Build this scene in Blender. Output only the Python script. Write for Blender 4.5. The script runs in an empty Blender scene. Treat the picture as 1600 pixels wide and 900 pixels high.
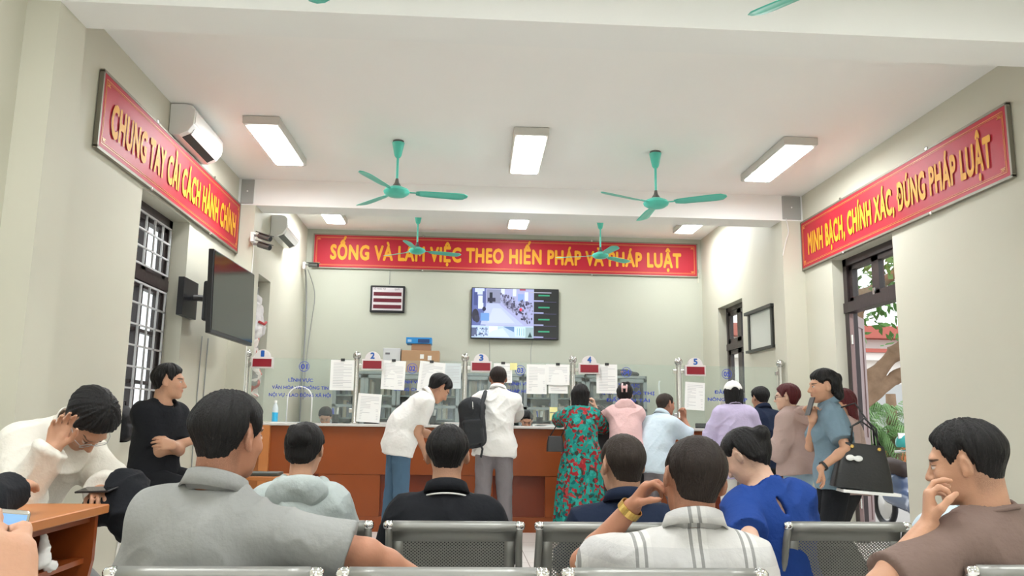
import bpy, math, random
import numpy as np
from mathutils import Vector, Matrix
random.seed(7); rng = np.random.RandomState(7)
C = bpy.context.scene.collection
SC = bpy.context.scene
R = math.radians

# ------------------------------------------------------------------ camera, world, exposure
cam_d = bpy.data.cameras.new('camera'); cam = bpy.data.objects.new('camera', cam_d); C.objects.link(cam)
cam_d.sensor_width = 36.0; cam_d.lens = 1272.54 * 36 / 1600; cam_d.clip_start = 0.05; cam_d.clip_end = 300
PITCH, YAW, ROLL, CAMH = 0.16437, 0.059625, 0.014065, 1.17
_fw = Vector((math.sin(YAW) * math.cos(PITCH), math.cos(YAW) * math.cos(PITCH), math.sin(PITCH)))
_r = Vector((math.cos(YAW), -math.sin(YAW), 0)); _u = _r.cross(_fw)
_r2 = _r * math.cos(ROLL) + _u * math.sin(ROLL); _u2 = -_r * math.sin(ROLL) + _u * math.cos(ROLL)
m = Matrix((_r2, _u2, -_fw)).transposed().to_4x4(); m.translation = Vector((0, 0, CAMH))
cam.matrix_world = m
SC.camera = cam
w = bpy.data.worlds.new('world'); SC.world = w; w.use_nodes = True
bg = w.node_tree.nodes['Background']; bg.inputs[0].default_value = (0.93, 0.97, 1.0, 1); bg.inputs[1].default_value = 1.5
SC.view_settings.view_transform = 'Standard'; SC.view_settings.look = 'None'
SC.view_settings.gamma = 1.0; SC.view_settings.use_curve_mapping = False
SC.view_settings.exposure = 0.52
LAMP_STRENGTH = 40.0

# ------------------------------------------------------------------ materials
MATS = {}
def nd(nt, t, **kw):
    n = nt.nodes.new(t)
    for k, v in kw.items(): setattr(n, k, v)
    return n
def mat(name, col, rough=.6, metal=0, bump=0, bscale=60, spec=.5, var=0, vscale=8, emit=0, coat=0, bstretch=None, sheen=0):
    if name in MATS: return MATS[name]
    mt = bpy.data.materials.new(name); mt.use_nodes = True; nt = mt.node_tree; b = nt.nodes['Principled BSDF']
    b.inputs['Base Color'].default_value = (*col, 1); b.inputs['Roughness'].default_value = rough
    b.inputs['Metallic'].default_value = metal; b.inputs['Specular IOR Level'].default_value = spec
    b.inputs['Coat Weight'].default_value = coat; b.inputs['Sheen Weight'].default_value = sheen
    if emit:
        b.inputs['Emission Color'].default_value = (*col, 1); b.inputs['Emission Strength'].default_value = emit
    tc = nd(nt, 'ShaderNodeTexCoord')
    if var:
        n = nd(nt, 'ShaderNodeTexNoise'); n.inputs['Scale'].default_value = vscale; n.inputs['Detail'].default_value = 5
        nt.links.new(tc.outputs['Object'], n.inputs['Vector'])
        mx = nd(nt, 'ShaderNodeMix', data_type='RGBA'); mx.inputs[6].default_value = (*[c * (1 - var) for c in col], 1)
        mx.inputs[7].default_value = (*[min(1, c * (1 + var)) for c in col], 1)
        nt.links.new(n.outputs['Fac'], mx.inputs[0]); nt.links.new(mx.outputs[2], b.inputs['Base Color'])
    if bump:
        n2 = nd(nt, 'ShaderNodeTexNoise'); n2.inputs['Scale'].default_value = bscale; n2.inputs['Detail'].default_value = 4
        if bstretch:
            mp = nd(nt, 'ShaderNodeMapping'); mp.inputs['Scale'].default_value = bstretch
            nt.links.new(tc.outputs['Object'], mp.inputs['Vector']); nt.links.new(mp.outputs['Vector'], n2.inputs['Vector'])
        else: nt.links.new(tc.outputs['Object'], n2.inputs['Vector'])
        bp = nd(nt, 'ShaderNodeBump'); bp.inputs['Strength'].default_value = bump; bp.inputs['Distance'].default_value = .01
        nt.links.new(n2.outputs['Fac'], bp.inputs['Height']); nt.links.new(bp.outputs['Normal'], b.inputs['Normal'])
    MATS[name] = mt; return mt
def nodes_of(mt): return mt.node_tree, mt.node_tree.nodes['Principled BSDF']
def cloth(name, col, bump=.35, rough=.9, bs=45, var=.06):
    return mat(name, col, rough, 0, bump, bs, .25, var, 14)

def glass_mat(name, tint=(.95, .98, .97), alpha=.12, rough=.02):
    mt = bpy.data.materials.new(name); mt.use_nodes = True; nt = mt.node_tree; nt.nodes.clear()
    o = nd(nt, 'ShaderNodeOutputMaterial'); tr = nd(nt, 'ShaderNodeBsdfTransparent'); tr.inputs[0].default_value = (*tint, 1)
    gl = nd(nt, 'ShaderNodeBsdfGlossy'); gl.inputs['Roughness'].default_value = rough
    fr = nd(nt, 'ShaderNodeFresnel'); fr.inputs['IOR'].default_value = 1.5
    ge = nd(nt, 'ShaderNodeNewGeometry'); k1 = nd(nt, 'ShaderNodeMath', operation='SUBTRACT'); k1.inputs[0].default_value = 1; nt.links.new(ge.outputs['Backfacing'], k1.inputs[1])
    k2 = nd(nt, 'ShaderNodeMath', operation='MULTIPLY'); nt.links.new(fr.outputs[0], k2.inputs[0]); nt.links.new(k1.outputs[0], k2.inputs[1])     # reflect once, at the outer face
    mx = nd(nt, 'ShaderNodeMixShader'); nt.links.new(k2.outputs[0], mx.inputs[0]); nt.links.new(tr.outputs[0], mx.inputs[1]); nt.links.new(gl.outputs[0], mx.inputs[2])
    if alpha:
        df = nd(nt, 'ShaderNodeBsdfDiffuse'); df.inputs[0].default_value = (.8, .84, .82, 1)
        m2 = nd(nt, 'ShaderNodeMixShader'); m2.inputs[0].default_value = alpha
        nt.links.new(mx.outputs[0], m2.inputs[1]); nt.links.new(df.outputs[0], m2.inputs[2]); nt.links.new(m2.outputs[0], o.inputs[0])
    else: nt.links.new(mx.outputs[0], o.inputs[0])
    MATS[name] = mt; return mt

# ------------------------------------------------------------------ mesh builder
def npv(*a): return np.array(a, float)
class M:
    def __init__(s): s.v = []; s.f = []; s.c = []; s.col = None
    def face(s, idx): s.f.append(idx); s.c.append(s.col)
    def add(s, vs, fs):
        n = len(s.v); s.v += [tuple(map(float, v)) for v in vs]
        for f in fs: s.face([n + i for i in f])
    def hexa(s, p): s.add(p, [(0, 3, 2, 1), (4, 5, 6, 7), (0, 1, 5, 4), (1, 2, 6, 5), (2, 3, 7, 6), (3, 0, 4, 7)]); return s
    def box(s, x0, x1, y0, y1, z0, z1): return s.hexa([(x0, y0, z0), (x1, y0, z0), (x1, y1, z0), (x0, y1, z0), (x0, y0, z1), (x1, y0, z1), (x1, y1, z1), (x0, y1, z1)])
    def obox(s, c, ax, ay, az, hx, hy, hz):
        c, ax, ay, az = map(npv_, (c, ax, ay, az)); p = []
        for k in (-1, 1):
            for i, j in ((-1, -1), (1, -1), (1, 1), (-1, 1)): p.append(c + ax * hx * i + ay * hy * j + az * hz * k)
        return s.hexa(p)
    def bbox(s, x0, x1, y0, y1, z0, z1, b=.004):      # box with chamfered edges (prism in every direction)
        vs = []; 
        for (sx, X) in ((1, x0), (-1, x1)):
            for (sy, Y) in ((1, y0), (-1, y1)):
                for (sz, Z) in ((1, z0), (-1, z1)):
                    vs += [(X, Y + sy * b, Z + sz * b), (X + sx * b, Y, Z + sz * b), (X + sx * b, Y + sy * b, Z)]
        I = lambda a, c, d, k: ((a * 2 + c) * 2 + d) * 3 + k
        fs = [[I(0,0,0,0),I(0,0,1,0),I(0,1,1,0),I(0,1,0,0)],[I(1,0,0,0),I(1,1,0,0),I(1,1,1,0),I(1,0,1,0)],
              [I(0,0,0,1),I(1,0,0,1),I(1,0,1,1),I(0,0,1,1)],[I(0,1,0,1),I(0,1,1,1),I(1,1,1,1),I(1,1,0,1)],
              [I(0,0,0,2),I(0,1,0,2),I(1,1,0,2),I(1,0,0,2)],[I(0,0,1,2),I(1,0,1,2),I(1,1,1,2),I(0,1,1,2)]]
        for a in (0, 1):
            for c in (0, 1):
                fs.append([I(a,c,0,0),I(a,c,1,0),I(a,c,1,1),I(a,c,0,1)]); fs.append([I(a,0,c,0),I(a,0,c,2),I(a,1,c,2),I(a,1,c,0)]); fs.append([I(0,a,c,1),I(0,a,c,2),I(1,a,c,2),I(1,a,c,1)])
                for d in (0, 1): fs.append([I(a,c,d,0),I(a,c,d,1),I(a,c,d,2)])
        s.add(vs, fs); return s
    def tube(s, pts, r, n=10, cap=True, closed=False):
        pts = [npv_(p) for p in pts]; N = len(pts); rs = r if hasattr(r, '__len__') else [r] * N
        base = len(s.v); prev = None
        for i, p in enumerate(pts):
            if closed: t = pts[(i + 1) % N] - pts[i - 1]
            else: t = pts[min(i + 1, N - 1)] - pts[max(i - 1, 0)]
            t = t / (np.linalg.norm(t) + 1e-9)
            if prev is None:
                a = npv(0, 0, 1) if abs(t[2]) < .9 else npv(1, 0, 0)
            else: a = prev
            u = a - t * np.dot(a, t); u /= np.linalg.norm(u) + 1e-9; prev = u; w_ = np.cross(t, u)
            for k in range(n):
                an = 2 * math.pi * k / n; s.v.append(tuple(p + rs[i] * (u * math.cos(an) + w_ * math.sin(an))))
        for i in range(N if closed else N - 1):
            j = (i + 1) % N
            for k in range(n): s.face([base + i * n + k, base + i * n + (k + 1) % n, base + j * n + (k + 1) % n, base + j * n + k])
        if cap and not closed:
            s.face([base + k for k in range(n)][::-1]); s.face([base + (N - 1) * n + k for k in range(n)])
        return s
    def lathe(s, prof, c=(0, 0, 0), ax=(0, 0, 1), n=24, sx=1, sy=1):
        ax = npv_(ax) / np.linalg.norm(ax); a = npv(1, 0, 0) if abs(ax[0]) < .9 else npv(0, 1, 0)
        u = a - ax * np.dot(a, ax); u /= np.linalg.norm(u); w_ = np.cross(ax, u); c = npv_(c); base = len(s.v)
        for r, z in prof:
            for k in range(n):
                an = 2 * math.pi * k / n; s.v.append(tuple(c + ax * z + u * r * sx * math.cos(an) + w_ * r * sy * math.sin(an)))
        for i in range(len(prof) - 1):
            for k in range(n): s.face([base + i * n + k, base + i * n + (k + 1) % n, base + (i + 1) * n + (k + 1) % n, base + (i + 1) * n + k])
        if prof[0][0] > 1e-4: s.face([base + k for k in range(n)][::-1])
        if prof[-1][0] > 1e-4: s.face([base + (len(prof) - 1) * n + k for k in range(n)])
        return s
    def prism(s, poly, a0, a1, plane='xz'):           # 2-D outline extruded along the third axis
        n = len(poly); f = {'xz': lambda p, t: (p[0], t, p[1]), 'yz': lambda p, t: (t, p[0], p[1]), 'xy': lambda p, t: (p[0], p[1], t)}[plane]
        s.add([f(p, a0) for p in poly] + [f(p, a1) for p in poly], [list(range(n))[::-1], list(range(n, 2 * n))] + [[i, (i + 1) % n, n + (i + 1) % n, n + i] for i in range(n)])
        return s
    def grid(s, fn, nu, nv, closed_u=False):
        base = len(s.v)
        for i in range(nu):
            for j in range(nv): s.v.append(tuple(map(float, fn(i, j))))
        for i in range(nu if closed_u else nu - 1):
            for j in range(nv - 1):
                a = base + i * nv + j; b = base + ((i + 1) % nu) * nv + j; s.face([a, b, b + 1, a + 1])
        return s
    def text(s, body, org, xd, zd, size=None, width=None, height=None, bold=.0, ext=0.004, center=True, track=1.0):
        cu = bpy.data.curves.new('t', 'FONT'); cu.body = body; cu.size = 1; cu.resolution_u = 3; cu.space_character = track
        ob = bpy.data.objects.new('t', cu); me = ob.to_mesh()
        co = np.array([v.co[:] for v in me.vertices]); fs = [list(p.vertices) for p in me.polygons]
        ob.to_mesh_clear(); bpy.data.objects.remove(ob); bpy.data.curves.remove(cu)
        x0, x1 = co[:, 0].min(), co[:, 0].max(); sx = width / (x1 - x0) if width else size; sz = height / .70 if height else (size or sx)
        cx = (x0 + x1) / 2 if center else x0
        org, xd, zd = npv_(org), npv_(xd), npv_(zd); nn = np.cross(xd, zd)
        P = org + ((co[:, 0] - cx) * sx)[:, None] * xd + ((co[:, 1] - (.35 if center else 0)) * sz)[:, None] * zd
        k = 0
        sh = [(0, 0)] + ([(math.cos(a) * bold, math.sin(a) * bold) for a in np.linspace(0, 2 * math.pi, 9)[:-1]] if bold else [])
        for dx, dz in sh:           # heavy lettering: the same glyph outlines laid side by side
            s.add(list(P + nn * (ext + .00004 * k) + xd * dx * sx + zd * dz * sz), [f for f in fs]); k += 1
        return s
    def build(s, name, mt, parent=None, smooth=False, bevel=0):
        me = bpy.data.meshes.new(name); loc = npv(0, 0, 0)
        if parent is not None: loc = npv_(parent['_o'])
        v = np.array(s.v) - loc
        me.from_pydata(v.tolist(), [], s.f); me.update()
        if any(c is not None for c in s.c):
            at = me.color_attributes.new('Col', 'FLOAT_COLOR', 'CORNER'); buf = []
            for f, c in zip(s.f, s.c): buf += list((*(c or (0, 0, 0)), 1)) * len(f)
            at.data.foreach_set('color', buf)
        if smooth: me.shade_smooth()
        me.materials.append(mt)
        o = bpy.data.objects.new(name, me); C.objects.link(o)
        if parent is not None: o.parent = parent
        if smooth == 'auto': me.set_sharp_from_angle(angle=R(40))
        if bevel:
            b = o.modifiers.new('b', 'BEVEL'); b.width = bevel; b.segments = 2; b.limit_method = 'ANGLE'
        return o
def npv_(a): return np.array([float(a[0]), float(a[1]), float(a[2])])
def tag(o, label=None, cat=None, group=None, kind=None):
    if label: o['label'] = label
    if cat: o['category'] = cat
    if group: o['group'] = group
    if kind: o['kind'] = kind
    return o
def thing(name, label, cat, loc, group=None):
    o = bpy.data.objects.new(name, None); C.objects.link(o); o.location = loc; o.empty_display_size = .1
    o['_o'] = [float(x) for x in loc]; return tag(o, label, cat, group)
def sub(o, parent_origin): o['_o'] = [float(x) for x in parent_origin]; return o
def struct(name, mb, mt, parent=None, smooth=False):
    o = mb.build(name, mt, parent, smooth); o['kind'] = 'structure'; return o
def copy_tree(o, loc=None, label=None, group=None, rz=None, parent=None):
    c = o.copy(); C.objects.link(c)
    if parent is not None: c.parent = parent
    if loc is not None: c.location = loc
    if rz is not None: c.rotation_euler[2] = rz
    if label: c['label'] = label
    if group: c['group'] = group
    for ch in list(o.children): copy_tree(ch, parent=c)
    return c

# ------------------------------------------------------------------ signed-distance sculpting
def nrm(a): a = np.asarray(a, float); return a / (np.linalg.norm(a) + 1e-12)
def rotz(d): c, s = math.cos(R(d)), math.sin(R(d)); return np.array([[c, -s, 0], [s, c, 0], [0, 0, 1]])
def rotx(d): c, s = math.cos(R(d)), math.sin(R(d)); return np.array([[1, 0, 0], [0, c, -s], [0, s, c]])
def roty(d): c, s = math.cos(R(d)), math.sin(R(d)); return np.array([[c, 0, s], [0, 1, 0], [-s, 0, c]])
def RC(a, b, ra, rb):                # round cone
    a, b = npv_(a), npv_(b); L2 = max(((b - a) ** 2).sum(), 1e-10); rm = max(ra, rb)
    def f(x, y, z):
        X, Y, Z = x - a[0], y - a[1], z - a[2]; d = b - a
        t = np.clip((X * d[0] + Y * d[1] + Z * d[2]) / L2, 0, 1)
        return np.sqrt((X - t * d[0]) ** 2 + (Y - t * d[1]) ** 2 + (Z - t * d[2]) ** 2) - (ra + (rb - ra) * t)
    return (np.minimum(a, b) - rm, np.maximum(a, b) + rm, f)
def CC(a, b, ra, rb, both=False):               # cone, flat at b, round at a
    a, b = npv_(a), npv_(b); L = np.linalg.norm(b - a); rm = max(ra, rb) * 1.1
    def f(x, y, z):
        X, Y, Z = x - a[0], y - a[1], z - a[2]; d = (b - a) / L
        q = (X * d[0] + Y * d[1] + Z * d[2]); t = np.clip(q / L, 0, 1); tt = q if both else np.maximum(q, 0)
        side = np.sqrt(np.maximum((X - tt * d[0]) ** 2 + (Y - tt * d[1]) ** 2 + (Z - tt * d[2]) ** 2, 0)) - (ra + (rb - ra) * t)
        r = np.maximum(side, q - L)
        return np.maximum(r, -q) if both else r
    return (np.minimum(a, b) - rm, np.maximum(a, b) + rm, f)
def EL(c, r, Rm=None):               # ellipsoid
    c = npv_(c); r = npv_(r); Rm = np.eye(3) if Rm is None else Rm; rm = np.abs(Rm) @ r
    def f(x, y, z):
        X, Y, Z = x - c[0], y - c[1], z - c[2]
        u = (X * Rm[0, 0] + Y * Rm[1, 0] + Z * Rm[2, 0]) / r[0]; v = (X * Rm[0, 1] + Y * Rm[1, 1] + Z * Rm[2, 1]) / r[1]; q = (X * Rm[0, 2] + Y * Rm[1, 2] + Z * Rm[2, 2]) / r[2]
        k0 = np.sqrt(u * u + v * v + q * q); k1 = np.sqrt((u / r[0]) ** 2 + (v / r[1]) ** 2 + (q / r[2]) ** 2) + 1e-9
        return k0 * (k0 - 1) / k1
    return (c - rm, c + rm, f)
def BX(c, h, Rm=None, rad=.01):
    c = npv_(c); h = npv_(h); Rm = np.eye(3) if Rm is None else Rm; rm = np.abs(Rm) @ h
    def f(x, y, z):
        X, Y, Z = x - c[0], y - c[1], z - c[2]
        q = [np.abs(X * Rm[0, i] + Y * Rm[1, i] + Z * Rm[2, i]) - (h[i] - rad) for i in range(3)]
        return np.sqrt(sum(np.maximum(a, 0) ** 2 for a in q)) + np.minimum(np.maximum(q[0], np.maximum(q[1], q[2])), 0) - rad
    return (c - rm, c + rm, f)
class Field:
    def __init__(s, prims, h, pad=.03):
        lo = np.min([p[0] for p in prims], 0) - pad; hi = np.max([p[1] for p in prims], 0) + pad
        s.h = h; s.o = lo; s.n = np.ceil((hi - lo) / h).astype(int) + 2
        s.val = np.full(s.n, 1.0, np.float32)
    def sl(s, lo, hi, m):
        a = np.clip(np.floor((lo - m - s.o) / s.h).astype(int), 0, s.n - 1); b = np.clip(np.ceil((hi + m - s.o) / s.h).astype(int) + 1, 1, s.n)
        ax = [(s.o[i] + s.h * np.arange(a[i], b[i])).astype(np.float32) for i in range(3)]
        return tuple(slice(a[i], b[i]) for i in range(3)), ax[0][:, None, None], ax[1][None, :, None], ax[2][None, None, :]
    def add(s, p, k=.01, infl=0):
        S, x, y, z = s.sl(p[0], p[1], k + infl + 2 * s.h)
        d = p[2](x, y, z) - infl; v = s.val[S]
        hh = np.maximum(k - np.abs(v - d), 0) / k; s.val[S] = np.minimum(v, d) - hh * hh * k * .25
    def cut(s, p, k=.004, infl=0):    # subtract
        S, x, y, z = s.sl(p[0], p[1], k + infl + 2 * s.h)
        d = -(p[2](x, y, z) - infl); v = s.val[S]
        hh = np.maximum(k - np.abs(v - d), 0) / k; s.val[S] = np.maximum(v, d) + hh * hh * k * .25
    def half(s, c, n, k=.004):        # keep the side where (p-c).n < 0
        x = (s.o[0] + s.h * np.arange(s.n[0]))[:, None, None]; y = (s.o[1] + s.h * np.arange(s.n[1]))[None, :, None]; z = (s.o[2] + s.h * np.arange(s.n[2]))[None, None, :]
        d = ((x - c[0]) * n[0] + (y - c[1]) * n[1] + (z - c[2]) * n[2]).astype(np.float32); s.val = np.maximum(s.val, d)
    def mesh(s):
        v = s.val; v[0] = v[-1] = 1; v[:, 0] = v[:, -1] = 1; v[:, :, 0] = v[:, :, -1] = 1
        g = v < 0; c = np.zeros(tuple(s.n - 1), np.int8)
        for i in (0, 1):
            for j in (0, 1):
                for k in (0, 1): c += g[i:s.n[0] - 1 + i, j:s.n[1] - 1 + j, k:s.n[2] - 1 + k]
        act = np.nonzero((c > 0) & (c < 8)); N = len(act[0]); A = np.stack(act, 1)
        idx = np.full(tuple(s.n - 1), -1, np.int32); idx[act] = np.arange(N)
        cor = [(i, j, k) for i in (0, 1) for j in (0, 1) for k in (0, 1)]
        V = np.stack([v[act[0] + i, act[1] + j, act[2] + k] for i, j, k in cor], 1).astype(np.float64)
        P = np.zeros((N, 3)); W = np.zeros(N)
        for a in range(8):
            for b in range(a + 1, 8):
                d = [cor[b][q] - cor[a][q] for q in range(3)]
                if sum(d) != 1 or min(d) < 0: continue
                m_ = (V[:, a] < 0) != (V[:, b] < 0); t = V[m_, a] / (V[m_, a] - V[m_, b])
                P[m_] += np.array(cor[a]) + t[:, None] * np.array(d); W[m_] += 1
        P = (A + P / W[:, None]) * s.h + s.o
        Q = []
        for ax in range(3):
            sa = [slice(None)] * 3; sb = [slice(None)] * 3; sa[ax] = slice(0, -1); sb[ax] = slice(1, None)
            ga, gb = g[tuple(sa)], g[tuple(sb)]; e = np.stack(np.nonzero(ga != gb), 1)
            o1, o2 = [(1, 2), (2, 0), (0, 1)][ax]
            e = e[(e[:, o1] > 0) & (e[:, o2] > 0)]
            u = np.zeros(3, int); u[o1] = 1; w_ = np.zeros(3, int); w_[o2] = 1
            q = np.stack([idx[tuple((e - u - w_).T)], idx[tuple((e - w_).T)], idx[tuple(e.T)], idx[tuple((e - u).T)]], 1)
            fl = ~ga[tuple(e.T)]; q[fl] = q[fl][:, ::-1]; Q.append(q[(q >= 0).all(1)])
        return P, np.concatenate(Q)
def normals(P, Q):
    n = np.cross(P[Q[:, 2]] - P[Q[:, 0]], P[Q[:, 3]] - P[Q[:, 1]]); N = np.zeros_like(P)
    for i in range(4): np.add.at(N, Q[:, i], n)
    return N / (np.linalg.norm(N, axis=1, keepdims=True) + 1e-12)
def smooth_mesh(P, Q, it=1, lam=.5):
    for _ in range(it):
        S = np.zeros_like(P); W = np.zeros(len(P))
        for i in range(4):
            for j in (1, 3): np.add.at(S, Q[:, i], P[Q[:, (i + j) % 4]]); np.add.at(W, Q[:, i], 1)
        P = P * (1 - lam) + lam * S / np.maximum(W, 1)[:, None]
    return P
def _hash(i, j, k):
    h = (i * 374761393 + j * 668265263 + k * 2147483647) & 0xffffffff; h = ((h ^ (h >> 13)) * 1274126177) & 0xffffffff
    return ((h ^ (h >> 16)) & 0xffff) / 65535.0
def vnoise(P):
    P = P + 1000.0; I = np.floor(P).astype(np.int64); F = P - I; F = F * F * (3 - 2 * F); r = 0
    for a in (0, 1):
        for b in (0, 1):
            for c in (0, 1):
                r = r + _hash(I[:, 0] + a, I[:, 1] + b, I[:, 2] + c) * (F[:, 0] if a else 1 - F[:, 0]) * (F[:, 1] if b else 1 - F[:, 1]) * (F[:, 2] if c else 1 - F[:, 2])
    return r
def folds(P, N, amp, sc=9, seed=0, dirs=(1, .35, .6)):
    W = P + .06 * np.stack([vnoise(P * 6 + seed), vnoise(P * 6 + 31 + seed), vnoise(P * 6 + 77 + seed)], 1)
    D = np.array(dirs)
    a = 1 - np.abs(2 * vnoise((W @ np.array([[.8, .3, -.5], [-.3, 1, 0], [.5, 0, .8]])) * D * sc * .9 + seed * 3.1) - 1); a2 = 1 - np.abs(2 * vnoise((W @ np.array([[.7, 0, .7], [0, 1, 0], [-.7, 0, .7]])) * D * sc * 1.9 + seed) - 1)
    b = vnoise(W[:, [1, 2, 0]] * sc * 1.3 + seed); c = vnoise(P * 4.5 + seed + 9)
    return P + N * ((a ** 3 * .95 + a2 ** 3 * .40 + b * .35 - .55) * (.25 + 1.3 * c) * amp)[:, None]
def raw_mesh(name, P, Q, mt, parent, attr=None):
    me = bpy.data.meshes.new(name); P = P - npv_(parent['_o'])
    me.vertices.add(len(P)); me.vertices.foreach_set('co', P.astype(np.float32).ravel())
    me.loops.add(len(Q) * 4); me.loops.foreach_set('vertex_index', Q.astype(np.int32).ravel())
    me.polygons.add(len(Q)); me.polygons.foreach_set('loop_start', np.arange(len(Q), dtype=np.int32) * 4)
    me.polygons.foreach_set('loop_total', np.full(len(Q), 4, np.int32)) if False else None
    me.update(calc_edges=True); me.validate()
    if attr:
        for k, a in attr.items():
            at = me.attributes.new(k, 'FLOAT_VECTOR', 'POINT'); at.data.foreach_set('vector', a.astype(np.float32).ravel())
    me.shade_smooth(); me.materials.append(mt)
    o = bpy.data.objects.new(name, me); C.objects.link(o); o.parent = parent; return o
# ------------------------------------------------------------------ people
def skin_mat(name, col):
    if name in MATS: return MATS[name]
    mt = mat(name, col, .52, 0, .12, 90, .35, .05, 20); nt, b = nodes_of(mt)
    b.inputs['Subsurface Weight'].default_value = .12; b.inputs['Subsurface Radius'].default_value = (.012, .005, .003)
    src = b.inputs['Base Color'].links[0].from_socket
    at = nd(nt, 'ShaderNodeAttribute', attribute_name='hl'); sp = nd(nt, 'ShaderNodeSeparateXYZ'); nt.links.new(at.outputs['Vector'], sp.inputs[0])
    def mth(op, a, b_=None, clamp=False):
        n = nd(nt, 'ShaderNodeMath', operation=op, use_clamp=clamp)
        for i, q in enumerate((a, b_)):
            if q is None: continue
            if isinstance(q, (int, float)): n.inputs[i].default_value = q
            else: nt.links.new(q, n.inputs[i])
        return n.outputs[0]
    X = mth('ABSOLUTE', sp.outputs[0]); Y, Z = sp.outputs[1], sp.outputs[2]; front = mth('GREATER_THAN', Y, .055)
    def mask(cx, cz, rx, rz, k=4):
        u = mth('DIVIDE', mth('SUBTRACT', X, cx), rx); v = mth('DIVIDE', mth('SUBTRACT', Z, cz), rz)
        d = mth('SUBTRACT', 1, mth('ADD', mth('MULTIPLY', u, u), mth('MULTIPLY', v, v)))
        return mth('MULTIPLY', mth('MULTIPLY', d, k, True), front)
    cur = src
    for mk_, c, amt in ((mask(.034, .0255, .019, .0048), (.03, .02, .016), .85), (mask(.0315, .004, .0135, .0062), (.62, .56, .52), .9),
                        (mask(.0315, .0045, .0062, .0062, 6), (.02, .012, .01), 1), (mask(.0315, .0105, .015, .0022, 3), (.03, .02, .016), .8),
                        (mask(0, -.0555, .023, .0085, 2), (.50, .16, .13), .6), (mask(0, -.0555, .021, .0012, 3), (.16, .05, .04), .7),
                        (mask(.042, -.025, .022, .02, 1), (.72, .30, .20), .25)):
        mx = nd(nt, 'ShaderNodeMix', data_type='RGBA'); nt.links.new(mth('MULTIPLY', mk_, amt), mx.inputs[0]); nt.links.new(cur, mx.inputs[6]); mx.inputs[7].default_value = (*c, 1); cur = mx.outputs[2]
    # short stubble on the nape and in front of the ears
    nz = nd(nt, 'ShaderNodeTexNoise'); nz.inputs['Scale'].default_value = 650; nt.links.new(at.outputs['Vector'], nz.inputs['Vector'])
    def ramp(v, a, b_):
        n = nd(nt, 'ShaderNodeMapRange'); n.interpolation_type = 'SMOOTHSTEP'; n.inputs[1].default_value = a; n.inputs[2].default_value = b_; nt.links.new(v, n.inputs[0]); return n.outputs[0]
    st = mth('MULTIPLY', mth('MULTIPLY', ramp(Z, -.112, -.058), mth('LESS_THAN', Z, .08)), ramp(Y, -.005, -.030)); st = mth('MULTIPLY', st, mth('MULTIPLY', mth('LESS_THAN', Y, .2), ramp(nz.outputs['Fac'], .25, .6)))
    mx = nd(nt, 'ShaderNodeMix', data_type='RGBA'); nt.links.new(mth('MULTIPLY', st, .42), mx.inputs[0]); nt.links.new(cur, mx.inputs[6]); mx.inputs[7].default_value = (.035, .024, .020, 1); cur = mx.outputs[2]
    nt.links.new(cur, b.inputs['Base Color']); return mt
def hair_mat(name, col, rough=.42):
    if name in MATS: return MATS[name]
    mt = mat(name, col, max(rough, .5), 0, .55, 1, .22, .25, 40, bstretch=(260, 260, 35)); return mt

HEAD = [(EL((0, -.018, .028), (.076, .097, .088)), .001), (EL((0, .022, -.03), (.062, .068, .078)), .03), (EL((0, .036, -.075), (.045, .047, .034)), .025),
        (EL((0, .068, -.097), (.021, .018, .015)), .022), (EL((0, .078, .030), (.045, .012, .011)), .018), (EL((.038, .060, -.022), (.02, .022, .02)), .02), (EL((-.038, .060, -.022), (.02, .022, .02)), .02),
        (RC((0, .088, .012), (0, .107, -.026), .006, .0115), .012), (EL((.010, .097, -.031), (.009, .010, .008)), .007), (EL((-.010, .097, -.031), (.009, .010, .008)), .007),
        (EL((0, .087, -.051), (.021, .009, .006)), .007), (EL((0, .086, -.061), (.018, .009, .007)), .006)]
def head_prims(Rh, hc, s):
    out = []
    def tr(p): return hc + Rh @ (npv_(p) * s)
    def el(c, r, Rl=None): return EL(tr(c), npv_(r) * s, Rh @ (np.eye(3) if Rl is None else Rl))
    out += [(el((0, -.018, .028), (.076, .097, .088)), .001), (el((0, .022, -.03), (.062, .068, .078)), .03), (el((0, .036, -.075), (.045, .047, .034)), .025),
            (el((0, .068, -.097), (.021, .018, .015)), .022), (el((0, .078, .030), (.045, .012, .011)), .018), (el((.038, .060, -.022), (.02, .022, .02)), .02), (el((-.038, .060, -.022), (.02, .022, .02)), .02),
            (RC(tr((0, .088, .012)), tr((0, .107, -.026)), .006 * s, .0115 * s), .012), (el((.010, .097, -.031), (.009, .010, .008)), .007), (el((-.010, .097, -.031), (.009, .010, .008)), .007),
            (el((0, .087, -.051), (.021, .009, .006)), .007), (el((0, .086, -.061), (.018, .009, .007)), .006)]
    cuts = [(el((sg * .031, .098, .004), (.017, .014, .010)), .012) for sg in (1, -1)]
    eyes = [(el((sg * .031, .0765, .004), (.0125, .0125, .0115)), .003) for sg in (1, -1)]
    ears = []
    for sg in (1, -1):
        Re = rotz(sg * 28) @ rotx(-8); ears.append(((el((sg * .082, -.012, -.002), (.0095, .019, .031), Re), .008), (el((sg * .090, -.008, .004), (.006, .010, .016), Re), .004)))
        ears.append(((el((sg * .079, -.002, -.026), (.006, .009, .010), Re), .006), None))
    return out, cuts, eyes, ears

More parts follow.
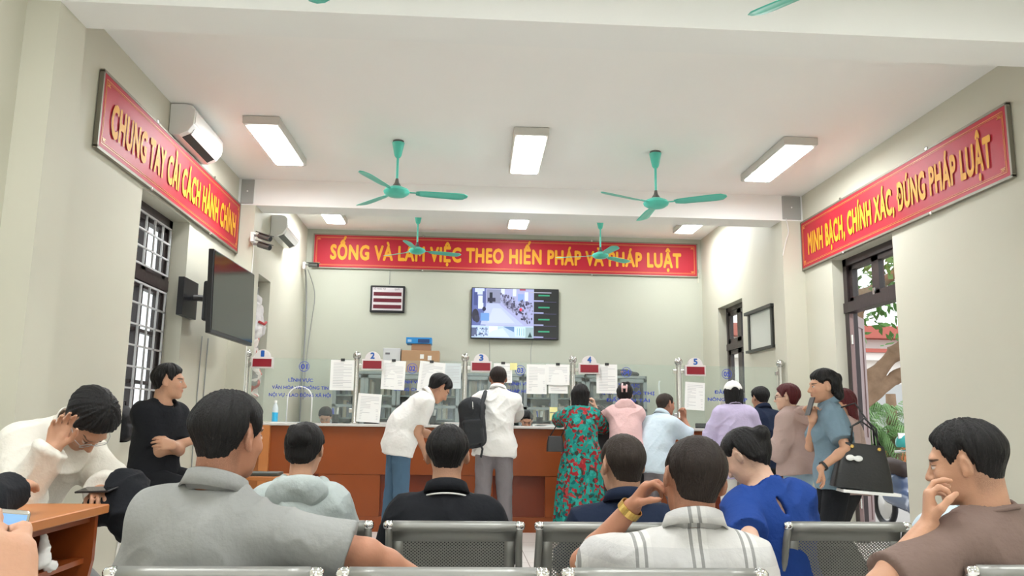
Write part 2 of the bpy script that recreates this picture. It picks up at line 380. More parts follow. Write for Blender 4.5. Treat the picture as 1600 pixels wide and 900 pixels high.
def hand(F, w, d, n, side, curl=.35, s=1.0, kk=.004, r0=1.0, thumb=.4, spread=1.0):
    d = nrm(d); n = nrm(n - d * np.dot(n, d)); t = np.cross(d, n) * (1 if side == 'R' else -1)
    def P(a, b, c): return w + (d * a + t * b + n * c) * s
    kn = [P(.082, .031, 0), P(.086, .011, -.003), P(.082, -.010, -.002), P(.074, -.029, .002)]
    for i, k in enumerate(kn): F.add(RC(P(.0, (.018, .006, -.006, -.018)[i], 0), k, .0145 * s, .0125 * s), .014)
    F.add(RC(P(.02, .012, .004), P(.05, .018, .009), .014 * s, .012 * s), .014)
    L = (.070, .078, .072, .056)
    for i, k in enumerate(kn):
        p = k; ang = 0; c = curl[i] if hasattr(curl, '__len__') else curl; dd = nrm(d + t * (.10, .02, -.06, -.14)[i] * spread)
        for j, (fr, am) in enumerate(((.45, 62), (.31, 88), (.24, 50))):
            ang += am * c; v = dd * math.cos(R(ang)) + n * math.sin(R(ang)); q = p + v * L[i] * fr * s
            ra, rb = (.0098, .0090, .0082)[j] * r0, (.0090, .0082, .0070)[j] * r0
            if i == 3: ra *= .88; rb *= .88
            F.add(RC(p, q, ra * s, rb * s), kk if j == 0 else .003); p = q
    p = P(.018, .022, .006); tc = thumb
    for (a, b, c), ln, ra, rb in (((.62, .62, .30 + tc * .4), .042, .0145, .0115), ((.82 - .2 * tc, .30 - .5 * tc, .25 + tc * .8), .032, .0112, .0098), ((.85 - .5 * tc, .12 - .5 * tc, .25 + tc), .026, .0098, .0078)):
        q = p + nrm(d * a + t * b + n * c) * ln * s; F.add(RC(p, q, ra * s, rb * s), .006); p = q

def ik(a, b, l1, l2, hint):
    d = b - a; L = np.linalg.norm(d); u = d / (L + 1e-9)
    if L > (l1 + l2) * .995: return a + u * L * l1 / (l1 + l2)
    x = (l1 * l1 - l2 * l2 + L * L) / (2 * L); h = math.sqrt(max(l1 * l1 - x * x, 0)); v = hint - u * np.dot(hint, u)
    return a + u * x + nrm(v) * h

def hair_mesh(style, T, res, seed=0, grav=(0, 0, -1)):
    """head-local hair shell (units of a head 0.225 m high)"""
    base = [(EL((0, -.018, .028), (.076, .097, .088)), .001), (EL((0, .022, -.03), (.062, .068, .078)), .03), (EL((0, -.045, -.045), (.055, .05, .05)), .03)]
    ex = []
    if style in ('bob', 'long', 'cap'):
        Lz = {'bob': -.15, 'long': -.27, 'cap': -.13}[style]
        for a in np.linspace(-1, 1, 7): ex.append((RC((a * .070, -.045 - .045 * math.cos(a * 1.4), .02), (a * .072, -.05 - .04 * math.cos(a * 1.4), Lz + .02 * abs(a)), .034, .022), .02))
    if style == 'pony':
        p0 = npv(.005, -.108, .050); g_ = nrm(grav); bk = npv(0, -.03, .0); pts = [p0, p0 + bk + g_ * .02, p0 + bk + g_ * .08, p0 + bk * .8 + g_ * .15, p0 + bk * .4 + g_ * .215]; rr = [.026, .040, .043, .036, .010]
        for i in range(4): ex.append((RC(pts[i], pts[i + 1], rr[i], rr[i + 1]), .01))
    if style == 'bun':
        for c, r in (((.0, -.115, .045), .043), ((.022, -.105, .075), .028), ((-.024, -.108, .068), .03), ((.03, -.118, .03), .026), ((-.02, -.125, .02), .024)): ex.append((EL(c, (r * 1.15, r * .8, r)), .012))
    if style == 'claw':
        for c, r in (((0, -.105, .05), .046), ((.025, -.075, .105), .030), ((.045, -.07, .12), .016), ((-.01, -.08, .112), .022)): ex.append((EL(c, (r, r * .8, r * 1.1)), .014))
    if style == 'wavy':
        for i in range(26):
            a = rng.uniform(-1.3, 1.3); z = rng.uniform(-.085, .07); r = rng.uniform(.018, .03)
            ex.append((EL((math.sin(a) * .075, -.03 - math.cos(a) * .085, z), (r, r, r * 1.2)), .01))
    if style == 'fluffy':
        for i in range(22):
            a = rng.uniform(-2.6, 2.6); z = rng.uniform(.0, .09); r = rng.uniform(.018, .03); q = math.sqrt(max(0, 1 - ((z - .028) / .09) ** 2))
            ex.append((EL((math.sin(a) * .078 * q, -.018 - math.cos(a) * .1 * q, z + .01), (r, r, r)), .012))
    allp = [b[0] for b in base] + [e[0] for e in ex]
    F = Field(allp, res, .04)
    for p, k in base: F.add(p, k, T)
    if style != 'none':
        x = (F.o[0] + F.h * np.arange(F.n[0]))[:, None, None]; y = (F.o[1] + F.h * np.arange(F.n[1]))[None, :, None]; z = (F.o[2] + F.h * np.arange(F.n[2]))[None, None, :]
        fem = style in ('bob', 'long', 'pony', 'bun', 'claw', 'wavy', 'cap')
        if fem: ys = [-.12, -.06, -.035, -.02, .0, .02, .04, .062, .085, .12]; zs = [-.085, -.075, -.04, .030, .034, .012, .025, .048, .062, .07]
        else: ys = [-.12, -.06, -.04, -.027, -.018, -.005, .012, .028, .042, .056, .075, .12]; zs = [-.068, -.062, -.045, -.02, .034, .036, .006, .000, .035, .045, .062, .068]
        if style in ('bob', 'long'): zs = [-.10, -.09, -.08, -.06, -.03, .0, .01, .03, .055, .07]
        if style == 'bob2': zs = [-.09, -.085, -.075, -.04, .034, .036, .0, -.01, .02, .04, .055, .06]
        zl = np.interp(y, ys, zs); t = np.clip((z - zl) / (.03 if fem else np.interp(y, [-.06, -.02, .02], [.11, .05, .035])), 0, 1); t = t * t * (3 - 2 * t)
        F.val = (F.val + (1 - t) * (T + .004) * 1.0).astype(np.float32)
        F.val = np.where(z - zl < 0, np.maximum(F.val, (zl - z) * .8 + .0005), F.val).astype(np.float32)
    for p, k in ex: F.add(p, k)
    P, Q = F.mesh(); P = smooth_mesh(P, Q, 1); N = normals(P, Q)
    if T > .006:
        az = np.arctan2(P[:, 0], -(P[:, 1] + .02)); rr = np.linalg.norm(P - npv(0, -.02, .03), axis=1)
        q = np.stack([az * 9 + seed, P[:, 2] * 14 + .8 * np.sin(az * 3 + seed), rr * 10], 1); q2 = np.stack([az * 24 + seed, P[:, 2] * 22, rr * 14], 1)
        wt = np.clip((P[:, 2] + .075) / .07, .15, 1) if style in ('short', 'bob2') else 1.0
        P = P + N * (((vnoise(q) - .5) * .40 + (vnoise(q2) - .5) * .40) * wt)[:, None] * min(T, .02)
    return P, Q

PEOPLE = []
def person(key, label, head, mats, H=1.68, fem=False, face=0, lean=0, side=0, twist=0, plean=.5, hyaw=None, hpitch=8, hroll=0, sit=False, seat=.42,
           RW=None, LW=None, RE=None, LE=None, Rh=.35, Lh=.35, Rd=None, Ld=None, Rn=None, Ln=None, worldR=False, worldL=False, sleeve='short', sl=.62, loose=.0, hem=.13, bottom='trousers', bot_drop=0,
           collar='polo', hair='short', T=.016, res=.008, hs=1.0, legs=None, knee=None, amp=.012, wide=1.0, shrug=0, fore=0, shoes='shoe_black', neckgap=.0, dress_len=.9, width_sh=1.0, hood=False, open_back=False, neckr=None, hres=None):
    s = H / 1.70; f = .86 if fem else 1.0
    hc = npv_(head); hyaw = face if hyaw is None else hyaw
    Rh_ = rotz(hyaw) @ rotx(-hpitch) @ roty(hroll); hsz = s * hs * (.97 if fem else 1)
    Rc = rotz(face + twist) @ roty(side) @ rotx(-lean); Rp = rotz(face) @ roty(side * .4) @ rotx(-lean * plean); Rf = rotz(face)
    upc, fc, rc = Rc[:, 2], Rc[:, 1], Rc[:, 0]; upp, fp, rp = Rp[:, 2], Rp[:, 1], Rp[:, 0]
    nt_ = hc + Rh_ @ (npv(0, -.025, -.06) * hsz); nd_ = nrm(upc * 1.0 + Rh_[:, 2] * .6 + fc * .18)
    NB = nt_ - nd_ * (.085 + neckgap) * s
    chest = NB - upc * .17 * s; waist = NB - upc * .335 * s; pel = waist - upp * .165 * s
    sw = (.130 if fem else .150) * s * width_sh
    S = {'R': NB - upc * (.082 - shrug) * s + rc * sw + fc * fore, 'L': NB - upc * (.082 - shrug) * s - rc * sw + fc * fore}
    floor_z = 0.0
    root = thing('person', label, 'person', (pel[0], pel[1], 0 if not sit else 0))
    # arms
    ua, fa = .275 * s, .245 * s; E_, W_ = {}, {}
    for sd, tg, wd, hint in (('R', RW, worldR, RE), ('L', LW, worldL, LE)):
        sg = 1 if sd == 'R' else -1
        if tg is None: tg = (sg * .20, .30, -.40) if sit else (sg * .24, .06, -.55); wd = False
        tgt = npv_(tg) if wd else NB + Rf @ (npv_(tg) * s)
        dv = tgt - S[sd]; L_ = np.linalg.norm(dv)
        if L_ > (ua + fa) * .99: tgt = S[sd] + dv / L_ * (ua + fa) * .99
        hh = Rf @ npv_(hint if hint is not None else (sg * .5, -.7, -.6)); E_[sd] = ik(S[sd], tgt, ua, fa, hh); W_[sd] = tgt
    # legs
    HP = {'R': pel + rp * .088 * s - upp * .02 * s, 'L': pel - rp * .088 * s - upp * .02 * s}; K_, A_ = {}, {}
    for sd in 'RL':
        sg = 1 if sd == 'R' else -1
        if legs and sd in legs: ft = npv_(legs[sd])
        elif sit: ft = HP[sd] * npv(1, 1, 0) + Rf @ npv(sg * .06, .42 * s, 0) + npv(0, 0, .085)
        else: ft = HP[sd] * npv(1, 1, 0) + Rf @ npv(sg * .03, -.02 + .04 * sg, 0) + npv(0, 0, .085)
        kh = Rf @ npv(sg * .12, 1, .6 if sit else .1)
        K_[sd] = ik(HP[sd], ft, .425 * s, .405 * s, kh); A_[sd] = ft
    armr = np.array([.047, .040, .039, .0275]) * s * (.88 if fem else 1) * wide ** .5
    # ---- torso primitives
    cw, cd = (.140, .098) if fem else (.162, .112); cw *= wide; cd *= wide
    tors = [(EL(chest + fc * .004, npv(cw * .96, cd, .175) * s, Rc), .001), (EL(waist, npv(cw * (.80 if fem else .86), cd * .92, .15) * s, Rc), .06),
            (EL(pel + upp * .02 * s, npv((.165 if fem else .150) * wide, .108 * wide, .115) * s, Rp), .06),
            (RC(S['L'] - upc * .004 * s, S['R'] - upc * .004 * s, .053 * s * f, .053 * s * f), .05),
            (RC(NB - upc * .050 * s + rc * .10 * s, NB - upc * .012 * s, .036 * s * f, .046 * s * f), .03), (RC(NB - upc * .050 * s - rc * .10 * s, NB - upc * .012 * s, .036 * s * f, .046 * s * f), .03)]
    if fem: tors += [(EL(chest + fc * .085 * s + rc * q * .06 * s - upc * .02, npv(.055, .05, .055) * s, Rc), .03) for q in (1, -1)]
    hp, cuts, eyes, ears = head_prims(Rh_, hc, hsz)
    nr = (neckr or (.047 if fem else .057)) * s
    neck = [(RC(hc + Rh_ @ (npv(0, -.035, -.045) * hsz), NB - upc * .03 * s, nr * .96, nr * 1.08), .02)]
    allp = [p for p, _ in tors + hp + neck] + [RC(S[d], E_[d], .05, .05) for d in 'RL'] + [RC(E_[d], W_[d], .04, .04) for d in 'RL'] + [RC(W_[d] - .15 * s, W_[d] + .15 * s, .06, .06) for d in 'RL'] + [RC(HP[d], K_[d], .08, .08) for d in 'RL'] + [RC(K_[d], A_[d] - npv(0, 0, .04), .06, .06) for d in 'RL']
    F = Field(allp, res)
    for p, k in hp: F.add(p, k)
    for p, k in cuts: F.cut(p, k)
    for p, k in eyes: F.add(p, k)
    for a, b in ears:
        F.add(a[0], a[1])
        if b: F.cut(b[0], b[1])
    for p, k in neck: F.add(p, k)
    for p, k in tors: F.add(p, k)
    for d in 'RL':
        F.add(RC(S[d], E_[d], armr[0] * 1.05, armr[1]), .03); mid = E_[d] * .72 + W_[d] * .28
        F.add(RC(E_[d], mid, armr[1] * .98, armr[2]), .02); F.add(RC(mid, W_[d], armr[2], armr[3]), .02)
        F.add(RC(HP[d], K_[d], .082 * s, .056 * s), .05); cm = K_[d] * .7 + A_[d] * .3; F.add(RC(K_[d], cm, .055 * s, .054 * s), .02); F.add(RC(cm, A_[d], .054 * s, .036 * s), .02)
        hd = nrm(npv_(Rd if d == 'R' else Ld)) if (Rd if d == 'R' else Ld) is not None else nrm(W_[d] - E_[d])
        hd = hd if (Rd if d == 'R' else Ld) is None else (hd if (worldR if d == 'R' else worldL) else Rf @ hd)
        nv = Rn if d == 'R' else Ln; sg = 1 if d == 'R' else -1
        nv = Rf @ npv_(nv) if nv is not None else (Rf @ npv(-sg, .1, -.25) if not sit else Rf @ npv(-sg * .2, 0, -1))
        hand(F, W_[d], hd, nv, d, Rh if d == 'R' else Lh, s * (.92 if fem else 1), r0=max(1, res / .0062))
    P, Q = F.mesh(); Nn = smooth_mesh(P, Q, 1, .35)
    hl = (P - hc) @ Rh_ / hsz; far = np.linalg.norm(hl - npv(0, 0, -.01), axis=1) > .145; hl[far] = 9
    raw_mesh('body', Nn, Q, mats['skin'], root, {'hl': hl})
    # ---- hair
    if hair not in ('none',):
        P, Q = hair_mesh(hair, T, (hres or max(.0045, res * .8)) , seed=len(PEOPLE), grav=Rh_.T @ npv(0, 0, -1))
        raw_mesh('hair', hc + (P * hsz) @ Rh_.T, Q, mats['hair'], root)
    # ---- top garment
    if mats.get('top'):
        t = .013 + loose; G = [p for p, _ in tors] + [RC(S[d], E_[d], .08, .08) for d in 'RL'] + [RC(E_[d], W_[d], .06, .06) for d in 'RL'] + [RC(HP['R'], HP['L'], .16, .16)]
        hemc = pel - upp * (hem - .02) * s
        if bottom == 'dress': G.append(RC(pel, npv(pel[0], pel[1], .1), .36, .36))
        F = Field(G, res, .05 + loose)
        for i, (p, k) in enumerate(tors): F.add(p, max(k, .012), t + (.008 + loose * .5 if i == 1 else 0) - (.004 if i >= 4 else 0))
        if bottom != 'dress':
            F.add(EL(pel, npv((.180 if fem else .170) * wide, .130 * wide, .15) * s, Rp), .04, .010 + loose)
            if not sit:
                for d in 'RL': F.add(CC(HP[d], hemc + (HP[d] - pel) - upp * .03, .105 * s, .112 * s), .06, loose)
        for d in 'RL':
            r0, r1 = armr[0] * 1.05 + t, armr[1] + t + .008
            if sleeve == 'short':
                e = S[d] + (E_[d] - S[d]) * (sl / .62 * .72); F.add(CC(S[d] + (S[d] - E_[d]) * .02, e, r0 + .004, r1 + .006), .035)
            elif sleeve == 'long':
                F.add(RC(S[d], E_[d], r0 + .003, r1), .035); we = E_[d] + (W_[d] - E_[d]) * .97; F.add(CC(E_[d], we, r1, armr[3] + t + .004), .02)
        if bottom != 'dress': F.half(hemc, -upp)
        F.cut(RC(NB - upc * .012 * s + fc * .006, NB + nd_ * .16 * s, nr + .009, nr + .030 if not neckr else nr + .034), .008)
        if collar in ('crew', 'boat'): F.cut(EL(NB + fc * .03 * s, npv(.075 if collar == 'crew' else .115, .085, .045 if collar == 'crew' else .055) * s, Rc), .008)
        if open_back: F.cut(EL(NB - upc * .085 * s - fc * .10 * s, npv(.011, .09, .042) * s, Rc @ roty(-14)), .004)
        P, Q = F.mesh(); P = smooth_mesh(P, Q, 1, .5); N = normals(P, Q); P = folds(P, N, amp, 8 / s, len(PEOPLE) * 5.3)
        if bottom == 'dress': pass
        o = raw_mesh('dress_bodice' if bottom == 'dress' else {'short': 'shirt', 'long': 'long_sleeved_top'}.get(sleeve, 'shirt'), P, Q, mats['top'], root)
    ctx = dict(s=s, hc=hc, Rh=Rh_, NB=NB, Rc=Rc, Rp=Rp, Rf=Rf, pel=pel, waist=waist, S=S, E=E_, W=W_, K=K_, A=A_, root=root, nd=nd_, nr=nr, hsz=hsz, HP=HP, chest=chest, t=.013 + loose)
    # ---- bottom garment
    if bottom in ('trousers', 'jeans'):
        F = Field([EL(pel, npv(.2, .16, .17) * s)] + [RC(HP[d], K_[d], .12, .12) for d in 'RL'] + [RC(K_[d], A_[d], .1, .1) for d in 'RL'], max(res, .008), .03)
        F.add(EL(pel + upp * .02 * s, npv((.165 if fem else .150) * wide, .108 * wide, .115) * s, Rp), .01, .012)
        F.add(CC(pel, pel + upp * .11 * s, .13 * s * wide, .122 * s * wide), .04)
        lr = .012 if bottom == 'trousers' else .006
        for d in 'RL':
            F.add(RC(HP[d], K_[d], .088 * s + lr, .062 * s + lr), .035); F.add(CC(K_[d], A_[d] - nrm(A_[d] - K_[d]) * -.0 - npv(0, 0, .02), .062 * s + lr, .052 * s + lr * 1.5), .02)
        P, Q = F.mesh(); N = normals(P, Q); P = folds(P, N, .006, 9, 3, (1, 1, .5)); raw_mesh('trousers', P, Q, mats['bottom'], root)
    if bottom in ('skirt', 'dress'):
        M_ = M(); n = 96; zt = waist[2] + (.02 if bottom == 'dress' else -.05); zb = dress_len; rt = .118 * s * wide + .014; rb = .275 * s; c0 = npv(waist[0], waist[1], 0); c1 = npv(pel[0], pel[1], 0)
        def fn(i, j):
            v = j / 23; a = 2 * math.pi * i / n; z = zt + (zb - zt) * v; hipw = .175 * s * wide + .01
            r = np.interp(v, [0, .22, .4, 1], [rt, hipw, hipw + .03, rb]); r *= 1 + min(1, v * 1.6) * (.05 * math.sin(a * 17 + 1.5 * math.sin(a * 3)) + .035 * math.sin(a * 29 + 2)) * (1 if bottom == 'dress' else .4)
            c = c0 + (c1 - c0) * min(1, v * 3); return c + npv(math.cos(a) * r, math.sin(a) * r * .78, z)
        M_.grid(fn, n, 24, True); o = M_.build('skirt', mats['bottom'], root, smooth=True); sm = o.modifiers.new('s', 'SOLIDIFY'); sm.thickness = .004
    # ---- shoes
    if shoes:
        for d in 'RL':
            a = A_[d]; fd = Rf @ npv(0, 1, 0); F = Field([RC(a - fd * .07, a + fd * .2, .07, .07)], .008)
            F.add(RC(npv(a[0], a[1], .038) - fd * .035 * s, npv(a[0], a[1], .036) + fd * .11 * s, .038 * s, .040 * s), .01); F.add(RC(npv(a[0], a[1], .034) + fd * .1 * s, npv(a[0], a[1], .030) + fd * .165 * s, .038 * s, .026 * s), .02)
            F.add(CC(npv(a[0], a[1], .05), npv(a[0], a[1], .10), .042 * s, .044 * s), .02)
            F.half((0, 0, a[2] - .083), (0, 0, -1)); P, Q = F.mesh(); P[:, 2] += a[2] - .085; raw_mesh('shoe', P, Q, mats.get('shoe') or mat('shoe_black', (.02, .02, .022), .5), root)
    # ---- collar
    Rn_ = np.stack([rc, nrm(np.cross(nd_, rc)), nd_], 1)
    if collar in ('polo', 'shirt', 'band'):
        r_, g = nr + .015, {'polo': .15, 'shirt': .12, 'band': .1}[collar]; drop = .034 if collar != 'band' else .0; fl = .024 if collar != 'band' else .004
        prof = [(0, .030), (.004, .036), (.009, .034), (fl * .6, .034 - drop * .5), (fl, .030 - drop - .006), (fl - .006, .026 - drop), (fl * .5, .016), (.002, -.022), (-.002, -.018)]
        mb = M(); n = 44
        def cf(i, j):
            v = i / (n - 1); a = (g + (2 * math.pi - 2 * g) * v) ; q = prof[j % len(prof)]; rr = (r_ + q[0]) ; back = (1 - math.cos(a)) / 2
            return NB + Rn_ @ (npv(math.sin(a) * rr, math.cos(a) * rr * (1.0 + .12 * (1 - back)), q[1] + .012 * back - .030 * (1 - back)) * 1.0) + nd_ * .027 * s
        mb.grid(cf, n, len(prof) + 1); o = mb.build('collar', mats.get('collar') or mats['top'], root, smooth=True)
    if collar == 'crew':
        mb = M(); pts = [NB + upc * .004 * s + Rn_ @ npv(math.sin(a) * (nr + .017), math.cos(a) * (nr + .02), -.004 - .02 * (1 + math.cos(a)) / 2 + .006) for a in np.linspace(0, 2 * math.pi, 33)[:-1]]
        mb.tube(pts, .006, 8, closed=True); mb.build('neckband', mats.get('collar') or mats['top'], root, smooth=True)
    if hood:
        F = Field([EL(NB - fc * .09 * s - upc * .05, npv(.16, .12, .14) * s)], max(res, .006)); c = NB - fc * .070 * s - upc * .030 * s
        F.add(EL(c, npv(.122, .046, .088) * s, Rc @ rotx(24)), .01); F.add(RC(NB + rc * .085 * s + fc * .01, c + rc * .06 * s - upc * .01, .030 * s, .034 * s), .03); F.add(RC(NB - rc * .085 * s + fc * .01, c - rc * .06 * s - upc * .01, .030 * s, .034 * s), .03)
        F.cut(EL(NB + nd_ * .035 - fc * .012, npv(.082, .085, .055) * s, Rc), .012); F.cut(RC(NB - upc * .03, NB + nd_ * .12, nr + .012, nr + .016), .01)
        P, Q = F.mesh(); N = normals(P, Q); P = folds(P, N, .016, 12, 4); raw_mesh('hood', P, Q, mats.get('collar') or mats['top'], root)
    PEOPLE.append((key, ctx)); return ctx
def hw(ctx, p): return ctx['hc'] + ctx['Rh'] @ (npv_(p) * ctx['hsz'])
def glasses(ctx, mt):
    mb = M()
    for sg in (1, -1):
        pts = [hw(ctx, (sg * .033 + .024 * math.cos(a), .096, .002 + .018 * math.sin(a))) for a in np.linspace(0, 2 * math.pi, 21)[:-1]]
        mb.tube(pts, .0016, 6, closed=True); mb.tube([hw(ctx, (sg * .057, .096, .006)), hw(ctx, (sg * .078, .07, .008)), hw(ctx, (sg * .081, 0, .006))], .0016, 6)
    mb.tube([hw(ctx, (-.009, .098, .006)), hw(ctx, (0, .101, .009)), hw(ctx, (.009, .098, .006))], .0016, 6)
    mb.build('glasses', mt, ctx['root'], smooth=True)
# ------------------------------------------------------------------ the room
XL, XR, YB, YF = -2.605, 4.01, 13.35, -4.0
CE, CE2, BZ = 3.9, 4.3, 3.59                         # ceilings, underside of the beams
WT = .24
wall_m = mat('wall_paint', (.60, .585, .485), .62, 0, .05, 30, .3, .012, 3)
ceil_m = mat('ceiling_paint', (.90, .895, .87), .75, 0, .03, 30, .2, .01, 3)
beam_m = mat('beam_paint', (.88, .88, .86), .6)
floor_m = mat('floor_tile', (.52, .49, .43), .25, 0, 0, 1, .5, .05, 2)
nt, b = nodes_of(floor_m)
bk = nd(nt, 'ShaderNodeTexBrick'); bk.offset = 0; bk.inputs['Scale'].default_value = 1; bk.inputs['Brick Width'].default_value = .6; bk.inputs['Row Height'].default_value = .6; bk.inputs['Mortar Size'].default_value = .003
bk.inputs['Color1'].default_value = (.80, .78, .74, 1); bk.inputs['Color2'].default_value = (.77, .75, .71, 1); bk.inputs['Mortar'].default_value = (.25, .23, .2, 1)
tc = nd(nt, 'ShaderNodeTexCoord'); nt.links.new(tc.outputs['Object'], bk.inputs['Vector']); nt.links.new(bk.outputs[0], b.inputs['Base Color'])
dark = mat('dark_wood_frame', (.035, .024, .024), .35, 0, .15, 20, .5, .2, 12)
mauve = mat('mauve_door_paint', (.27, .19, .185), .4, 0, .1, 12, .4, .04, 6)
steel = mat('brushed_steel', (.62, .61, .58), .25, 1.0); chrome = mat('chrome', (.8, .8, .8), .08, 1.0)
black = mat('black_plastic', (.012, .012, .014), .35); white_p = mat('white_plastic', (.80, .80, .78), .35)
grey_p = mat('grey_plastic', (.30, .31, .30), .5)
red_led = mat('dark_red_led_panel', (.20, .004, .014), .35, emit=.12)
paper_m = mat('paper', (.80, .80, .77), .9, 0, .1, 8); ink = mat('ink', (.14, .14, .15), .8)

struct('floor', M().box(XL - WT, XR + WT, YF - WT, YB + WT, -.12, 0), floor_m)
struct('ceiling', M().box(XL - WT, XR + WT, YF - WT, 9.4, CE, CE + .15).box(XL - WT, XR + WT, 9.4, YB + WT, CE2, CE2 + .15).box(XL - WT, XR + WT, 9.4, 9.5, CE, CE2 + .1), ceil_m)
def wall_with_holes(name, x0, x1, holes, piers):
    """holes: (y0,y1,z0,z1) sorted along y"""
    mb = M(); y = YF - WT
    for (a, b_, z0, z1) in holes:
        mb.box(x0, x1, y, a, 0, CE2 + .1)
        if z0 > 0: mb.box(x0, x1, a, b_, 0, z0)
        mb.box(x0, x1, a, b_, z1, CE2 + .1); y = b_
    mb.box(x0, x1, y, YB + WT, 0, CE2 + .1)
    for p in piers: mb.box(*p)
    return struct(name, mb, wall_m)
LH = [(2.6, 4.12, .98, 2.98), (6.52, 7.68, .98, 3.0), (9.95, 11.0, .98, 3.0)]
RH = [(-1.0, .6, .98, 3.0), (7.25, 8.52, 0, 2.98), (11.4, 12.52, .98, 3.0)]
wall_with_holes('wall_left', XL - WT, XL, LH, [(XL - .01, XL + .20, 9.214, 9.556, 0, CE2), (XL - .01, XL + .19, 4.624, 4.956, 0, CE2)])
wall_with_holes('wall_right', XR, XR + WT, RH, [(XR - .26, XR + .01, 9.214, 9.556, 0, CE2), (XR - .2, XR + .01, 4.624, 4.956, 0, CE2)])
struct('wall_back', M().box(XL, XR, YB, YB + WT, 0, CE2 + .1), mat('back_wall_toned_down', (.49, .50, .42), .62, 0, .05, 30, .3, .012, 3))  # darker, greener copy of the wall paint, toning down the bright rear bay
mb = M(); mb.box(XL, -.6, YF - WT, YF, 0, CE).box(1.6, XR, YF - WT, YF, 0, CE).box(-.6, 1.6, YF - WT, YF, 2.6, CE); struct('wall_front', mb, wall_m)
struct('trim_1', M().box(XL, XR, 9.21, 9.56, BZ, CE2), beam_m); struct('trim_2', M().box(XL, XR, 4.62, 4.96, BZ, CE), beam_m)
struct('trim_3', M().box(XL, XR, .0, .34, BZ, CE), beam_m)

# ------------------------------------------------------------------ windows and doors
def win_left(name, y0, y1, z0, z1, x, leaves=3):
    fr = M(); t = .085
    fr.box(x - t, x, y0, y0 + t, z0, z1).box(x - t, x, y1 - t, y1, z0, z1).box(x - t, x, y0, y1, z1 - t, z1).box(x - t, x, y0, y1, z0, z0 + t)
    zt = z1 - .62; fr.box(x - t, x + .006, y0, y1, zt - .05, zt + .05)
    o = struct(name, fr, dark); o['_o'] = [0, 0, 0]
    n = 2
    for i in range(n):
        a = y0 + t + (y1 - y0 - 2 * t) * i / n; b_ = y0 + t + (y1 - y0 - 2 * t) * (i + 1) / n; mb = M(); q = .05
        for (u, v) in ((z0 + t, zt - .05), (zt + .05, z1 - t)):
            mb.box(x - t + .005, x - .012, a, a + q, u, v).box(x - t + .005, x - .012, b_ - q, b_, u, v).box(x - t + .005, x - .012, a, b_, u, u + q).box(x - t + .005, x - .012, a, b_, v - q, v)
        for zz in (z0 + .48, z0 + .92): mb.box(x - t + .008, x - .02, a, b_, zz, zz + .03)
        mb.build('sash', dark, o); g = M().box(x - .036, x - .032, a + q, b_ - q, z0 + t + q, zt - .05 - q).box(x - .036, x - .032, a + q, b_ - q, zt + .05 + q, z1 - t - q); g.build('pane', MATS['clear_glass'], o)
    gr = M(); k = .0075
    xg = x + .022
    for (u, v) in ((z0 + .08, zt - .08), (zt + .08, z1 - .10)):
        nn = 5
        for i in range(nn + 1):
            y = y0 + .10 + (y1 - y0 - .20) * i / nn; gr.box(xg - k, xg + k, y - k, y + k, u, v)
        mseg = 3 if v - u < .8 else 7
        for i in range(mseg + 1):
            z = u + (v - u) * i / mseg; gr.box(xg - k, xg + k, y0 + .09, y1 - .09, z - k, z + k)
    gr.build('security_grille', mat('grille_paint', (.50, .50, .50), .5), o)
glass_mat('clear_glass', (.97, .99, .98), 0)
xo = XL - .155
win_left('window_1', 6.52, 7.68, .98, 3.0, xo); win_left('window_2', 9.95, 11.0, .98, 3.0, xo); win_left('window_3', 2.6, 4.12, .98, 2.98, xo)
def win_right(name, y0, y1, z0, z1, x):
    t = .07; fr = M().box(x, x + t, y0, y0 + t, z0, z1).box(x, x + t, y1 - t, y1, z0, z1).box(x, x + t, y0, y1, z1 - t, z1).box(x, x + t, y0, y1, z0, z0 + t)
    zt = z1 - .62; fr.box(x - .01, x + t, y0, y1, zt - .05, zt + .05); o = struct(name, fr, dark); o['_o'] = [0, 0, 0]
    ym = (y0 + y1) / 2
    for a, b_ in ((y0 + t, ym), (ym, y1 - t)):
        mb = M(); q = .085
        for (u, v) in ((z0 + t, zt - .05), (zt + .05, z1 - t)):
            mb.box(x + .01, x + .06, a, a + q, u, v).box(x + .01, x + .06, b_ - q, b_, u, v).box(x + .01, x + .06, a, b_, u, u + q * .8).box(x + .01, x + .06, a, b_, v - q * .8, v)
        mb.box(x + .015, x + .055, a, b_, z0 + .6, z0 + .68); mb.build('sash', dark, o)
        M().box(x + .033, x + .037, a + q, b_ - q, z0 + t, zt - .05).box(x + .033, x + .037, a + q, b_ - q, zt + .05, z1 - t).build('pane', MATS['clear_glass'], o)
win_right('window_4', 11.4, 12.52, .98, 3.0, XR + .13)
win_right('window_5', -1.0, .6, .98, 3.0, XR + .13)
# open double door
x = XR + .12; y0, y1, z1, t = 7.25, 8.52, 2.98, .08; zt = 2.44
fr = M().box(x, x + .10, y0, y0 + t, 0, z1).box(x, x + .10, y1 - t, y1, 0, z1).box(x, x + .10, y0, y1, z1 - t, z1).box(x - .015, x + .10, y0, y1, zt - .05, zt + .06)
dr = struct('door_1', fr, dark); dr['_o'] = [0, 0, 0]
for a, b_ in ((y0 + t, (y0 + y1) / 2), ((y0 + y1) / 2, y1 - t)):
    q = .07; mb = M().box(x + .03, x + .09, a, a + q, zt + .06, z1 - t).box(x + .03, x + .09, b_ - q, b_, zt + .06, z1 - t).box(x + .03, x + .09, a, b_, zt + .06, zt + .11).box(x + .03, x + .09, a, b_, z1 - t - .05, z1 - t)
    mb.build('transom_sash', dark, dr); M().box(x + .055, x + .06, a + q, b_ - q, zt + .1, z1 - t - .04).build('pane', MATS['clear_glass'], dr)
